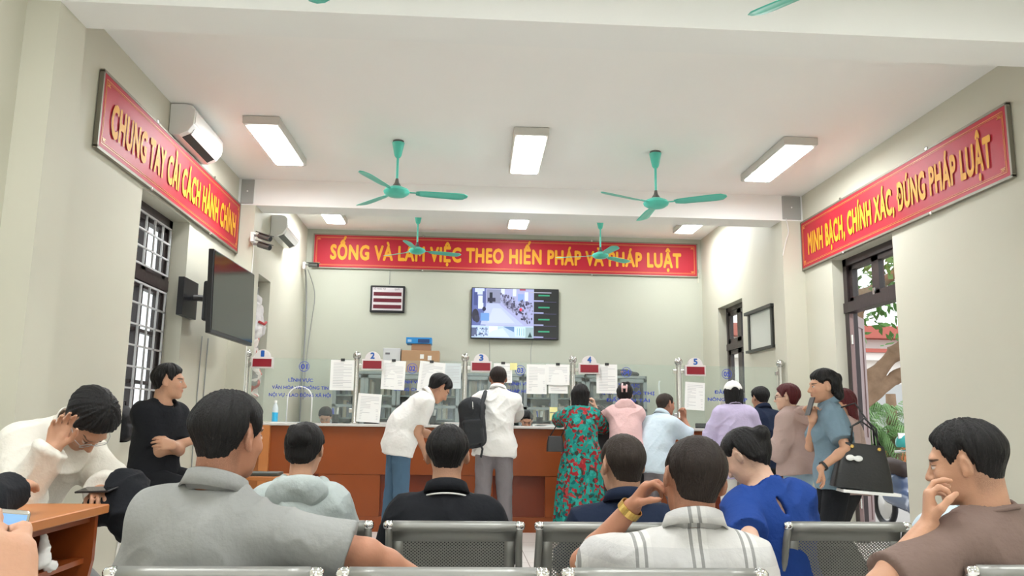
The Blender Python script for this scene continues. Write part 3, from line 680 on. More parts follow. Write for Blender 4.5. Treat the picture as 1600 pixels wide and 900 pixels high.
mb = M(); mb.box(x + .0, x + .02, (y0 + y1) / 2 - .02, (y0 + y1) / 2 + .02, zt + .05, zt + .13); mb.build('latch', steel, dr)
def leaf(hx, hy, ang, wd):
    d = npv(math.cos(R(ang)), math.sin(R(ang)), 0); n = npv(-d[1], d[0], 0); mb = M(); z = npv(0, 0, 1); h = npv(hx, hy, 0)
    def bar(a, b_, z0_, z1_, th): mb.obox(h + d * (a + b_) / 2 + z * (z0_ + z1_) / 2, d, n, z, (b_ - a) / 2, th, (z1_ - z0_) / 2)
    bar(0, .1, .02, 2.38, .02); bar(wd - .1, wd, .02, 2.38, .02)
    for z0_, z1_ in ((.02, .2), (.95, 1.07), (2.26, 2.38)): bar(.1, wd - .1, z0_, z1_, .02)
    bar(.1, wd - .1, .2, .95, .009); bar(.1, wd - .1, 1.07, 2.26, .009)
    o = mb.build('door_leaf', mauve, dr)
    o['_o'] = [0, 0, 0]; hm = M()
    for zz in (.4, 1.25, 2.1): hm.tube([h + z * (zz - .05), h + z * (zz + .05)], .012, 8)
    hm.build('hinge', steel, o); M().tube([h + d * (wd - .05) - n * .05 + z * 1.0, h + d * (wd - .05) - n * .05 + z * 1.18], .009, 8).build('door_handle', steel, o)
leaf(x + .02, y1 - .09, 52, .56); leaf(x + .11, y0 + .07, -35, .56)

# ------------------------------------------------------------------ banners
ban_red = mat('banner_red_vinyl', (.46, .016, .034), .5, 0, .04, 6, .3, .03, 2)
gold = mat('banner_yellow_letters', (.80, .36, .012), .6); goldl = mat('banner_thin_gold_line', (.70, .25, .06), .4); alu = mat('aluminium_banner_frame', (.26, .24, .19), .5, .4)
def banner(label, txt, p0, xd, L, h, txtw, accent=None):
    """p0: lower left corner seen from the room; xd: reading direction"""
    xd = npv_(xd); zd = npv(0, 0, 1); n = np.cross(xd, zd); p0 = npv_(p0)      # n points to the reader
    c = p0 + xd * L / 2 + zd * h / 2; root = thing('slogan_banner', label, 'banner', c)
    M().obox(c + n * .012, xd, n, zd, L / 2, .010, h / 2).build('panel', ban_red, root)
    fr = M(); w_ = .010
    for sz in (-1, 1): fr.obox(c + zd * sz * (h / 2) + n * .010, xd, n, zd, L / 2 + w_, .0155, w_)
    for sx in (-1, 1): fr.obox(c + xd * sx * (L / 2) + n * .010, xd, n, zd, w_, .0155, h / 2)
    fr.build('frame', alu, root)
    ln = M(); q = n * .0235
    for ins, th in ((.045, .003), (.058, .0015)):
        for sz in (-1, 1): ln.obox(c + zd * sz * (h / 2 - ins) + q, xd, n, zd, L / 2 - ins, .001, th)
        for sx in (-1, 1): ln.obox(c + xd * sx * (L / 2 - ins) + q, xd, n, zd, th, .001, h / 2 - ins)
    for sx in (-1, 1):
        for sz in (-1, 1):
            cc = c + xd * sx * (L / 2 - .085) + zd * sz * (h / 2 - .085) + n * .0245
            for k in range(5):
                a = math.pi * k / 4; e = npv(0, 0, 0) + xd * math.cos(a) * .026 * sx + zd * math.sin(a) * .026 * sz; ln.obox(cc + e * .5, nrm(e), n, np.cross(nrm(e), n), .014, .001, .004)
    ln.build('border_line', goldl, root)
    M().text(txt, c + n * .026 - zd * .012, xd, zd, width=txtw, height=h * .42, bold=.042, ext=.004, track=1.1).build('lettering', gold, root)
    for u in (.28, .72):
        for sz in (-1, 1): M().lathe([(.016, 0), (.016, .012), (.0, .014)], c + xd * (u - .5) * L + zd * sz * (h / 2 + .012) + n * .02, n, 10).build('fixing_bolt', steel, root)
banner('long red slogan banner with yellow letters on the left wall above the barred window', 'CHUNG TAY CẢI CÁCH HÀNH CHÍNH', (XL + .012, 5.60, 3.03), (0, 1, 0), 3.60, .56, 3.26)
banner('long red slogan banner with yellow letters on the right wall above the open door', 'MINH BẠCH, CHÍNH XÁC, ĐÚNG PHÁP LUẬT', (XR - .012, 9.20, 3.00), (0, -1, 0), 3.70, .56, 3.30)
banner('widest red slogan banner with yellow letters, across the back wall over the television', 'SỐNG VÀ LÀM VIỆC THEO HIẾN PHÁP VÀ PHÁP LUẬT', (-2.49, YB - .012, 3.65), (1, 0, 0), 6.42, .56, 5.85)

# ------------------------------------------------------------------ ceiling lights, fans
lamp_e = mat('lamp_diffuser', (.96, .985, 1.0), .5, emit=LAMP_STRENGTH); housing = mat('lamp_housing', (.62, .60, .55), .5)
def light(x, y, ce, label, rz=0, on=True):
    r = thing('ceiling_light', label, 'light', (x, y, ce), 'ceiling light panels'); hx, hy = .165, .61
    o = M().prism([(-hx + .0, -.005), (hx, -.005), (hx, -.07), (hx - .012, -.082), (-hx + .012, -.082), (-hx, -.07)], -hy, hy).build('housing', housing, None); o.parent = r
    o2 = M().bbox(-.135, .135, -.56, .56, -.090, -.0822, .003).build('diffuser', lamp_e, None); o2.parent = r
    r.rotation_euler[2] = R(rz); return r
light(-1.87, 7.80, CE, 'left ceiling light panel in the nearer row, above the first air conditioner', -1)
light(.605, 7.84, CE, 'middle ceiling light panel in the nearer row, between the two big fans', -1)
light(3.17, 7.85, CE, 'right ceiling light panel in the nearer row, near the right banner', 0)
light(-2.02, 12.0, CE2, 'left ceiling light panel behind the beam, beside the second air conditioner')
light(.82, 12.0, CE2, 'middle ceiling light panel behind the beam')
light(3.50, 12.0, CE2, 'right ceiling light panel behind the beam')
for x_ in (-1.87, .605, 3.17):  # panels out of view, added to light the hall from the near side
    for y_ in (2.4, -1.9): light(x_, y_, CE, 'unseen ceiling light panel added to light the front part of the hall')
teal = mat('teal_fan_enamel', (.09, .56, .44), .35, 0, 0, 1, .5, .04, 6); fan_d = mat('fan_dark_band', (.10, .09, .08), .5)
def fan(x, y, ce, hubz, ang, label):
    r = thing('ceiling_fan', label, 'ceiling fan', (x, y, ce), 'green ceiling fans'); h = hubz - ce
    def kid(mb, nm, mt_, par=r):
        o = mb.build(nm, mt_, None, 'auto'); o.parent = par; return o
    kid(M().lathe([(.055, 0), (.055, -.02), (.045, -.022)]), 'ceiling_plate', fan_d)
    kid(M().lathe([(.062, -.02), (.060, -.03), (.035, -.15), (.022, -.17), (0, -.172)]), 'canopy', teal)
    kid(M().lathe([(.0125, -.1), (.0125, h + .06)], n=12), 'rod', teal)
    kid(M().lathe([(.014, h + .13), (.022, h + .09), (.05, h + .045), (.055, h + .03)]), 'motor_neck', fan_d)
    kid(M().lathe([(.0, h + .05), (.06, h + .045), (.115, h + .02), (.128, h - .002), (.12, h - .022), (.085, h - .045), (.03, h - .056), (0, h - .058)], n=32), 'motor', teal)
    for k in range(3):
        a = R(ang + 120 * k); d = npv(math.cos(a), math.sin(a), 0); n = npv(-d[1], d[0], 0); z = npv(0, 0, 1)
        def bf(i, j):
            u = .19 + .51 * i / 12; wd = np.interp(u, [.19, .25, .6, .68, .70], [.035, .055, .068, .055, .02]); v = (j / 4 * 2 - 1) * wd
            return d * u + n * v + z * (h - .012 - v * .22 - (v / .07) ** 2 * .006 + .01)
        bl = M().grid(bf, 13, 5).build('blade', teal, None, True); bl.parent = r; sm = bl.modifiers.new('s', 'SOLIDIFY'); sm.thickness = .003
        kid(M().obox(d * .155 + z * (h - .002), d, n, z, .055, .016, .003), 'blade_bracket', teal)
fan(-.68, 7.75, CE, 3.385, 8, 'green three blade ceiling fan left of the middle light, in front of the beam')
fan(1.90, 7.81, CE, 3.365, 90, 'green three blade ceiling fan right of the middle light, in front of the beam')
fan(-.72, 12.1, CE2, 3.72, 20, 'smaller looking green ceiling fan behind the beam, before the left half of the back banner')
fan(2.07, 12.1, CE2, 3.72, 40, 'smaller looking green ceiling fan behind the beam, before the right half of the back banner')
fan(-.72, 3.43, CE, 3.385, 97, 'green ceiling fan overhead, only a blade tip showing at the top left edge')
fan(1.95, 3.50, CE, 3.385, 128, 'green ceiling fan overhead at upper right, only blades showing at the top edge')

# ------------------------------------------------------------------ air conditioners
ac_w = mat('ac_white', (.82, .82, .80), .22, coat=.3)
def aircon(y, z, label):
    r = thing('air_conditioner', label, 'air conditioner', (XL, y, z)); L = .85
    prof = [(0, 0), (0, .28), (.13, .285), (.19, .27), (.215, .23), (.21, .10), (.165, .035), (.09, 0)]
    mb = M().prism([(XL + .002 + a, z + b_) for a, b_ in prof], y, y + L, 'xz'); o = mb.build('body', ac_w, r, False, .006)
    M().prism([(XL + .208, z + .10), (XL + .222, z + .12), (XL + .222, z + .225), (XL + .214, z + .235)], y + .02, y + L - .02, 'xz').build('front_panel', ac_w, r, False, .003)
    M().prism([(XL + .10, z - .002), (XL + .10, z + .02), (XL + .166, z + .05), (XL + .172, z + .036)], y + .07, y + L - .07, 'xz').build('air_outlet', black, r)
    M().prism([(XL + .168, z + .028), (XL + .175, z + .026), (XL + .2, z + .075), (XL + .195, z + .08)], y + .07, y + L - .07, 'xz').build('louvre', ac_w, r)
aircon(6.95, 3.61, 'larger looking white air conditioner right behind the left slogan banner'); aircon(10.80, 3.60, 'white air conditioner on the left wall behind the beam, beyond the two cameras')

# ------------------------------------------------------------------ cameras, boxes on piers, cables
def seccam(p, d, label, n=1):
    r = thing('security_camera', label, 'security camera', p); p = npv_(p); d = nrm(d); z = npv(0, 0, 1); mb = M().obox(p, npv(1, 0, 0), npv(0, 1, 0), z, .02, .055, .055)
    mb.build('junction_box', white_p, r, False, .006); bm_ = M()
    for i in range(n):
        o = p + npv(.02, -.02, .02 - .10 * i); q = o + npv(.09, -.06, -.02); bm_.tube([o, q], .014, 8)
        c = q + d * .05; s2 = nrm(np.cross(d, z))
        M().obox(c + z * .036, d, s2, np.cross(s2, d), .10, .042, .005).build('sun_shield', mat('camera_dark', (.09, .09, .085), .4), r); M().tube([c - d * .075, c + d * .085], .034, 14).build('camera_body', mat('camera_dark', (.09, .09, .085), .4), r, 'auto')
        M().tube([c + d * .084, c + d * .089], .026, 14).build('lens', black, r)
    bm_.build('bracket', grey_p, r)
seccam((-2.395, 9.16, 3.20), (.62, -.30, -.22), 'pair of dark security cameras on the left pier beside the banner end', 2)
seccam((-2.55, 12.95, 3.60), (.9, -.35, -.08), 'single dark security camera in the back left corner under the banner')
def jbox(x0, x1, label):
    r = thing('wiring_cover', label, 'cover box', ((x0 + x1) / 2, 9.19, BZ)); M().bbox(x0, x1, 9.196, 9.2085, BZ + .015, CE - .01, .004).build('cover_plate', mat('cover_grey', (.36, .36, .34), .6), r)
    M().lathe([(.010, 0), (.010, .004), (0, .006)], ((x0 + x1) / 2, 9.196, 3.75), (0, -1, 0), 10).build('screw', white_p, r)
jbox(-2.575, -2.43, 'square grey cover plate at the left end of the beam'); jbox(3.76, 3.985, 'square grey cover plate at the right end of the beam')
def cable(label, pts, r=.005, mt_=None, group=None):
    P = [npv_(p) for p in pts]; out = []
    for i in range(len(P) - 1):
        p0 = P[max(i - 1, 0)]; p1 = P[i]; p2 = P[i + 1]; p3 = P[min(i + 2, len(P) - 1)]
        for k in range(6):
            t_ = k / 6; out.append(.5 * ((2 * p1) + (p2 - p0) * t_ + (2 * p0 - 5 * p1 + 4 * p2 - p3) * t_ ** 2 + (3 * p1 - p0 - 3 * p2 + p3) * t_ ** 3))
    out.append(P[-1]); o = M().tube(out, r, 6).build('cable', mt_ or grey_p, None, True); tag(o, label, 'cable', group)
cable('bundle of cables running down the back left corner under the camera', [(-2.54, 12.97, 3.55), (-2.55, 13.2, 3.3), (-2.54, 13.27, 2.6), (-2.56, 13.3, 1.6), (-2.55, 13.3, .6)], .014)
cable('thin loose cable hanging beside the corner bundle', [(-2.5, 12.97, 3.55), (-2.42, 13.25, 3.2), (-2.46, 13.3, 2.7), (-2.5, 13.3, 2.2), (-2.52, 13.3, 1.5)], .006)
cable('loose wire dangling under the right end of the beam', [(3.80, 9.195, BZ + .02), (3.82, 9.19, 3.45), (3.78, 9.19, 3.32), (3.74, 9.19, 3.16)], .005, white_p)
cable('thin cable down the wall under the left part of the back television', [(.43, YB - .02, 2.54), (.45, YB - .012, 2.2), (.46, YB - .012, 1.5)], .004)
cable('thin cable down the wall under the right part of the back television', [(1.15, YB - .02, 2.54), (1.12, YB - .012, 2.3), (1.14, YB - .012, 1.9), (1.08, YB - .012, 1.5)], .004)
cable('thin cable from the back banner down to the electronic number board', [(-1.23, YB - .012, 3.66), (-1.23, YB - .012, 3.4)], .004)
cable('white cable from the security camera down the left pier', [(-2.40, 9.2, 3.15), (-2.39, 9.2, 3.0), (-2.395, 9.2, 2.7), (-2.395, 9.2, 1.2)], .005, white_p)
r = thing('wall_switch', 'small dark switch cover near the right end of the back banner', 'switch', (3.95, YB, 3.78)); M().bbox(3.935, 3.955, YB - .02, YB, 3.72, 3.78, .003).build('switch_body', grey_p, r); M().bbox(3.93, 3.96, YB - .008, YB, 3.55, 3.95, .002).build('trunking', wall_m, r)

# ------------------------------------------------------------------ screens and boards
r = thing('wall_television', 'switched off black television on the left wall reflecting striped light', 'television', (-2.35, 7.9, 2.3))
def tvq(y, z, dx=0): return (-2.25 + dx - (z - 2.3) * .03 + (y - 7.95) * .03, y, z)
mb = M(); A, B_, z0, z1 = 7.41, 8.72, 1.93, 2.70
mb.hexa([tvq(A, z0, -.05), tvq(A, z0), tvq(B_, z0), tvq(B_, z0, -.05), tvq(A, z1, -.05), tvq(A, z1), tvq(B_, z1), tvq(B_, z1, -.05)]); mb.build('casing', black, r, False, .006)
g = .014; M().add([tvq(A + g, z0 + .035, .004), tvq(B_ - g, z0 + .035, .004), tvq(B_ - g, z1 - g, .004), tvq(A + g, z1 - g, .004)], [(0, 1, 2, 3)])
mb = M(); mb.add([tvq(A + g, z0 + .035, .004), tvq(B_ - g, z0 + .035, .004), tvq(B_ - g, z1 - g, .004), tvq(A + g, z1 - g, .004)], [(0, 1, 2, 3)]); mb.build('screen', mat('dark_glossy_screen', (.012, .013, .014), .09, spec=.8), r)
M().box(-2.38, -2.30, 7.50, 8.00, 2.05, 2.42).build('rear_housing', black, r, False, .02); M().box(-2.604, -2.55, 7.5, 7.9, 2.1, 2.45).tube([(-2.56, 7.8, 2.3), (-2.32, 7.9, 2.3)], .03, 10).build('wall_bracket', black, r)
cable('first grey cable hanging under the left television', [(-2.59, 8.25, 1.98), (-2.595, 8.25, 1.3), (-2.595, 8.25, .5)], .006); cable('second grey cable hanging under the left television', [(-2.59, 8.45, 1.98), (-2.595, 8.45, 1.3), (-2.595, 8.45, .5)], .006)

# lit monitor television on the back wall
r = thing('monitor_television', 'lit television on the back wall showing security camera pictures', 'television', (.85, YB - .06, 2.95)); X0, X1, Z0, Z1 = .127, 1.572, 2.525, 3.372; yy = YB - .075
M().bbox(X0, X1, yy, YB - .02, Z0, Z1, .006).build('casing', black, r)
M().box(.6, 1.1, YB - .02, YB, 2.8, 3.1).build('wall_bracket', black, r)
scr = bpy.data.materials.new('camera_picture_screen'); scr.use_nodes = True; nt, b = nodes_of(scr); at = nd(nt, 'ShaderNodeAttribute', attribute_name='Col'); b.inputs['Base Color'].default_value = (.01, .01, .01, 1)
nt.links.new(at.outputs['Color'], b.inputs['Emission Color']); b.inputs['Emission Strength'].default_value = 1.0; b.inputs['Roughness'].default_value = .3
mb = M(); W_, H_ = X1 - X0 - .024, Z1 - Z0 - .03; d_ = [yy - .0015]
def quad(u0, u1, v0, v1, c, poly=None):          # u right, v down, 0..1 on the screen
    d_[0] -= .00002; mb.col = c; y = d_[0]; pt = poly or [(u0, v1), (u1, v1), (u1, v0), (u0, v0)]
    mb.add([(X0 + .012 + W_ * u, y, Z1 - .012 - H_ * v) for u, v in pt], [list(range(len(pt)))])
def blob(u, v, ru, rv, c, n=12): quad(0, 0, 0, 0, c, [(u + ru * math.cos(a), v - rv * math.sin(a)) for a in np.linspace(0, 2 * math.pi, n + 1)[:-1]])
quad(0, 1, 0, 1, (.01, .012, .012)); quad(0, .715, 0, .76, (.36, .38, .62)); quad(0, .16, 0, .76, (.10, .13, .34)); quad(.03, .14, .0, .13, (.55, .62, .95)); quad(.07, .13, .15, .42, (.62, .70, 1.0)); quad(.02, .06, .08, .35, (.05, .07, .22)); quad(.12, .16, .06, .30, (.08, .10, .28))
quad(.17, .33, .02, .3, (.22, .24, .36)); quad(0, 0, 0, 0, (.42, .48, .82), [(.10, .74), (.60, .74), (.30, .30), (.17, .30)]); quad(0, 0, 0, 0, (.5, .56, .9), [(.18, .70), (.50, .70), (.33, .40), (.24, .40)])
quad(.20, .235, .08, .30, (.01, .015, .03)); quad(.18, .27, .19, .27, (.02, .02, .05)); blob(.14, .42, .022, .045, (.02, .02, .05)); blob(.04, .55, .04, .13, (.02, .02, .04)); blob(.06, .62, .03, .08, (.03, .03, .06)); quad(.10, .20, .50, .66, (.14, .30, .62))
quad(.335, .375, 0, .11, (.62, .72, .98)); quad(.47, .51, 0, .15, (.62, .72, .98)); quad(.61, .65, .06, .24, (.62, .72, .98)); quad(.53, .60, .1, .25, (.22, .34, .7)); quad(.55, .62, .0, .03, (.35, .05, .1))
for i in range(170):
    u = .33 + .38 * rng.rand() ; v0_ = .10 + (u - .33) * .55; v = v0_ + rng.rand() * (.16 + (u - .33) * .9)
    if v < .74 and u < .705: blob(u, v, .008 + .008 * rng.rand(), .016 + .018 * rng.rand(), [(.03, .03, .07), (.10, .09, .16), (.20, .20, .32), (.05, .05, .10), (.3, .32, .5)][rng.randint(5)], 7)
blob(.565, .42, .016, .035, (.75, .03, .08))
quad(0, .715, .762, 1, (.42, .55, .80)); quad(.0, .06, .80, .98, (.08, .10, .2)); quad(.20, .30, .77, .9, (.75, .9, .95)); quad(0, 0, 0, 0, (.10, .2, .42), [(.36, .77), (.49, .77), (.49, .88)]); quad(0, 0, 0, 0, (.55, .65, 1), [(.14, .98), (.44, .98), (.36, .80), (.24, .86)])
for i in range(40): blob(.04 + .16 * rng.rand(), .80 + .16 * rng.rand(), .012, .02, [(.05, .08, .18), (.5, .6, .8), (.2, .28, .45)][rng.randint(3)], 6)
quad(.50, .62, .78, .97, (.55, .85, .95))
for i in range(8): quad(.51 + .013 * i, .517 + .013 * i, .8, .95, (.12, .25, .4) if i % 2 else (.6, .8, .9))
quad(.62, .715, .78, 1, (.30, .42, .45)); quad(0, 0, 0, 0, (.02, .05, .05), [(.65, .98), (.70, .98), (.675, .87)])
quad(.713, .716, 0, 1, (.5, .55, .85))
for i in range(4):
    v = .12 + .245 * i; quad(.77, .90, v - .012, v + .018, (.03, .30, .16)); quad(.718, .83, v + .115 - .012, v + .115 + .012, (.35, .38, .62)); quad(.718, .98, v + .132, v + .136, (.16, .13, .36))
quad(.66, .92, .055, .075, (.4, .4, .5)); quad(0, .715, .758, .764, (.6, .7, .9))
mb.build('screen', scr, r)

r = thing('queue_number_board', 'small white electronic queue board with three dark red lines, left of the television', 'display board', (-1.25, YB - .03, 3.15)); X0b, X1b, Z0b, Z1b = -1.53, -.965, 2.925, 3.37
M().bbox(X0b, X1b, YB - .05, YB, Z0b, Z1b, .01).build('frame', black, r); M().box(X0b + .035, X1b - .035, YB - .056, YB - .05, Z0b + .035, Z1b - .035).build('face', mat('board_face', (.62, .58, .60), .5), r)
for k in range(3): M().box(X0b + .055, X1b - .055, YB - .062, YB - .056, Z0b + .065 + .105 * k, Z0b + .125 + .105 * k).build('number_line', mat('dark_number_strip', (.12, .008, .02), .3), r)
M().text('SỐ THỨ TỰ', (-1.38, YB - .058, Z1b - .058), (1, 0, 0), (0, 0, 1), width=.20, height=.028, bold=.01).text('QUẦY', (-1.09, YB - .058, Z1b - .058), (1, 0, 0), (0, 0, 1), width=.09, height=.028, bold=.01).build('lettering', ink, r)
# framed white board on the right wall
r = thing('notice_board', 'blank white board in a dark frame on the right wall beside the far window', 'board', (XR, 10.67, 2.45)); x = XR - .004
mb = M(); mb.box(x - .03, x, 10.22, 10.28, 2.18, 2.74).box(x - .03, x, 11.06, 11.12, 2.18, 2.74).box(x - .06, x, 10.18, 11.18, 2.70, 2.745).box(x - .05, x, 10.18, 11.18, 2.175, 2.21); mb.build('frame', mat('board_frame_dark', (.04, .042, .038), .4), r, False, .004)
M().box(x - .012, x - .004, 10.28, 11.06, 2.21, 2.70).build('board_surface', mat('board_white', (.60, .62, .57), .3), r)
# ------------------------------------------------------------------ service counter
wood = mat('orange_laminate', (.265, .060, .012), .34, 0, .03, 8, .4, .10, 5, coat=.1)
wood_r = mat('reddish_laminate', (.18, .034, .012), .34, 0, .03, 8, .4, .10, 5, coat=.1)
wood_l = mat('light_orange_laminate', (.50, .18, .05), .35, 0, .03, 8, .5, .08, 5)
top_m = mat('pale_counter_stone', (.62, .60, .57), .18, 0, 0, 1, .5, .04, 30)
POST = [-2.404, -1.188, .033, 1.266, 2.496, 3.699]; CF, CT = 9.1, 1.14
r = thing('service_counter', 'long orange laminate service counter running across the hall', 'counter', (.7, 9.35, 0))
M().box(-2.10, 3.74, CF + .05, 9.56, .10, CT - .03).build('carcass', wood_r, r)
M().box(-2.10, 3.74, CF, CF + .06, .60, CT - .03).build('upper_panel', wood, r, False, .004)
M().box(-2.10, 3.74, CF + .01, CF + .06, .0, .16).build('plinth', wood, r)
for i, p in enumerate(POST):
    a, b_ = max(-2.10, p - .33), min(3.74, p + .33)
    if b_ > a: M().box(a, b_, CF + .005, CF + .06, .16, .60).build('pilaster_panel', wood, r, False, .003)
M().bbox(-2.40, 3.745, CF - .05, 9.70, CT - .03, CT, .006).build('worktop', top_m, r)
M().box(-2.40, 3.745, 9.70, 10.0, .70, .74).build('rear_desk', wood_l, r); 
for x in (-2.39, -1.2, 0, 1.25, 2.5, 3.7): M().box(x, x + .03, 9.56, 10.03, 0, .70).build('rear_support', wood_l, r)
M().box(-2.15, -2.05, CF - .06, 9.56, 0, CT - .03).build('end_panel', wood_l, r, False, .004)
M().box(-2.40, -2.15, 9.3, 9.34, .0, .95).build('side_gate', wood_l, r)
glass_mat('partition_glass', (.93, .965, .95), .05)
blue_t = mat('blue_glass_lettering', (.03, .06, .42), .4)
for i, p in enumerate(POST):
    lab = ['leftmost polished steel post of the counter, by the left wall', 'polished steel counter post beside number 2', 'polished steel counter post beside number 3', 'polished steel counter post beside number 4', 'polished steel counter post beside number 5', 'rightmost polished steel post of the counter, by the right wall'][i]
    r = thing('steel_post', lab, 'post', (p, 9.3, CT), 'steel posts along the counter')
    M().lathe([(.05, 0), (.05, .008), (.032, .012), (.030, .02), (.030, .70), (.036, .705), (.036, .715), (.014, .72), (.012, .735)], (p, 9.3, CT), n=24).build('pole', steel, r, 'auto')
    M().lathe([(.0, -.047)] + [(.047 * math.sin(a), -.047 * math.cos(a)) for a in np.linspace(.2, 2.95, 12)] + [(0, .047)], (p, 9.3, CT + .757), n=24).build('ball_finial', mat('satin_steel_ball', (.55, .55, .53), .22, 1.0), r, True)
    for s_ in (-1, 1):
        if 0 <= i + (s_ - 1) // 2 < 5:
            for zz in (.12, .62): M().box(min(p + s_ * .025, p + s_ * .065), max(p + s_ * .025, p + s_ * .065), 9.285, 9.315, CT + zz, CT + zz + .045).build('glass_clamp', steel, r, False, .004)
TXT = [('01', -1.77, ['LĨNH VỰC', 'VĂN HÓA VÀ THÔNG TIN', 'NỘI VỤ - LAO ĐỘNG XÃ HỘI'], [.27, .62, .68], -1.80), ('02', -.563, ['LĨNH VỰC', 'CÔNG CHỨNG'], [.27, .40], -.56), ('03', .662, ['LĨNH VỰC', 'TƯ PHÁP HỘ TỊCH'], [.27, .5], .67),
       ('04', 1.885, ['LĨNH VỰC', 'QUẢN LÝ ĐÔ THỊ', 'ĐẤT ĐAI TÀI'], [.27, .62, .5], 1.90), ('05', 3.06, ['ĐĂNG KÝ', 'NÔNG NGHIỆP'], [.30, .46], 3.06)]
NM = ['1', '2', '3', '4', '5']
for i in range(5):
    a, b_ = POST[i] + .045, POST[i + 1] - .045
    r = thing('glass_partition', f'clear glass counter screen printed with blue {TXT[i][0]} above window {NM[i]}', 'glass screen', ((a + b_) / 2, 9.3, CT), 'glass counter screens')
    mb = M(); cx = -1.80 if i == 0 else (a + b_) / 2; aw, az = .135, CT + .40; z0, z1 = CT + .012, 1.853
    arc = [(cx + aw * math.cos(t), az - aw + aw * math.sin(t)) for t in np.linspace(math.pi, 0, 15)]
    out = [(a, z0), (cx - aw, z0)] + arc + [(cx + aw, z0), (b_, z0), (b_, z1), (a, z1)]
    mb.prism(out, 9.296, 9.304, 'xz'); mb.build('pane', MATS['partition_glass'], r)
    if i == 0: M().tube([(cx - aw, 9.3, z0)] + [(p_[0], 9.3, p_[1]) for p_ in arc] + [(cx + aw, 9.3, z0)], .008, 8).build('arch_trim', white_p, r, True)
    tx = M(); c = npv(TXT[i][1], 9.294, 1.765)
    for rr in (.058,): 
        n = 40; tx.add([c + npv(math.cos(t) * q, 0, math.sin(t) * q) for t in np.linspace(0, 2 * math.pi, n + 1)[:-1] for q in (rr - .006, rr)], [(2 * k, 2 * k + 1, 2 * ((k + 1) % n) + 1, 2 * ((k + 1) % n)) for k in range(n)])
    tx.text(TXT[i][0], c, (1, 0, 0), (0, 0, 1), width=.070, height=.055, bold=.03, ext=0)
    for k, (t_, w_) in enumerate(zip(TXT[i][2], TXT[i][3])): tx.text(t_, (TXT[i][4], 9.294, (1.612 if i < 4 else 1.555) - .083 * k), (1, 0, 0), (0, 0, 1), width=w_, height=.036, bold=.02, ext=0)
    tx.build('lettering', blue_t, r)
    # number sign
    x0, x1 = POST[i] + .062, POST[i] + .300; zc = 1.795; cx = (x0 + x1) / 2
    r = thing('window_number_sign', f'white sign with blue number {NM[i]} above a dark red display strip', 'number sign', (cx, 9.27, 1.74), 'window number signs')
    dome = [(x0, 1.735), (x1, 1.735), (x1, 1.855)] + [(cx + .085 * math.cos(t), 1.858 + .085 * math.sin(t)) for t in np.linspace(0, math.pi, 13)] + [(x0, 1.855)]
    M().prism(dome, 9.235, 9.285, 'xz').build('housing', mat('sign_white', (.66, .62, .60), .45), r, False, .003)
    M().box(x0 + .016, x1 - .016, 9.230, 9.236, 1.752, 1.838).build('display_strip', red_led, r)
    M().text(NM[i], (cx, 9.233, 1.897), (1, 0, 0), (0, 0, 1), height=.066, width=.042 if i else .022, bold=.04, ext=.001).build('number', mat('sign_blue', (.01, .09, .36), .4), r)
    M().box(cx - .02, cx + .02, 9.285, 9.298, 1.75, 1.84).build('bracket', steel, r)
paper_tape = mat('black_clip', (.02, .02, .02), .4)
def notice(x0, x1, z0, z1, label, y=9.285, tilt=0, col=None, lines=True, clip=True):
    r = thing('paper_notice', label, 'notice', ((x0 + x1) / 2, y, (z0 + z1) / 2), 'paper notices on the counter glass'); cx, cz = (x0 + x1) / 2, (z0 + z1) / 2; W_, H_ = x1 - x0, z1 - z0; ct, st = math.cos(R(tilt)), math.sin(R(tilt)); ph = random.random() * 6
    def pt(u, v, o=0): X, Z = (u - .5) * W_, (v - .5) * H_; return (cx + X * ct - Z * st, y - .003 - .005 * (1 - v) * (1 + math.sin(u * 4 + ph)) - o, cz + X * st + Z * ct)
    M().grid(lambda i, j: pt(i / 5, j / 5), 6, 6).build('sheet', col or paper_m, r, True)
    if lines:
        mb = M(); nl = int(H_ / .017)
        for k in range(2, nl - 1):
            v = 1 - k / nl; e = .9 if random.random() > .3 else .55
            mb.add([pt(.12, v - .12 / nl, .0012), pt(e, v - .12 / nl, .0012), pt(e, v + .12 / nl, .0012), pt(.12, v + .12 / nl, .0012)], [(0, 1, 2, 3)])
        mb.build('print_lines', mat('faint_print', (.48, .48, .49), .9), r)
    if clip: M().box(cx - .022, cx + .022, y - .012, y - .002, z1 - .012, z1 + .016).build('clip', paper_tape, r)
notice(-1.474, -1.209, 1.506, 1.845, 'greyish paper notice at the right edge of glass 01'); notice(-1.158, -.897, 1.157, 1.472, 'slanting paper notice low on the left of glass 02', tilt=-3, clip=False, y=9.28)
notice(-.903, -.64, 1.523, 1.848, 'white paper notice left of the blue 02 circle', tilt=-2); notice(-.49, -.20, 1.50, 1.841, 'white paper notice just right of the blue 02 circle', tilt=-5, y=9.28); notice(-.20, -.01, 1.545, 1.831, 'bluish paper notice beside the post left of number 3', col=mat('paper_bluish', (.60, .66, .66), .9), clip=False)
notice(.36, .57, 1.62, 1.841, 'paper notice behind the head of the man with backpack'); notice(.543, .625, 1.767, 1.846, 'small yellow note at the top of glass 03', col=mat('yellow_note', (.70, .66, .30), .9), lines=False, clip=False, y=9.278)
notice(.734, .965, 1.50, 1.835, 'long paper notice right of the blue 03 circle', clip=False); notice(.955, 1.225, 1.605, 1.839, 'wide paper notice beside the post left of number 4', y=9.278); notice(.985, 1.205, 1.51, 1.605, 'short wide paper strip under the wide notice', clip=False)
notice(1.0, 1.088, 1.299, 1.355, 'upper yellow sticky note near the woman in the floral dress', col=MATS['yellow_note'], lines=False, clip=False); notice(1.001, 1.103, 1.207, 1.291, 'lower yellow sticky note near the woman in the floral dress', col=MATS['yellow_note'], lines=False, clip=False)
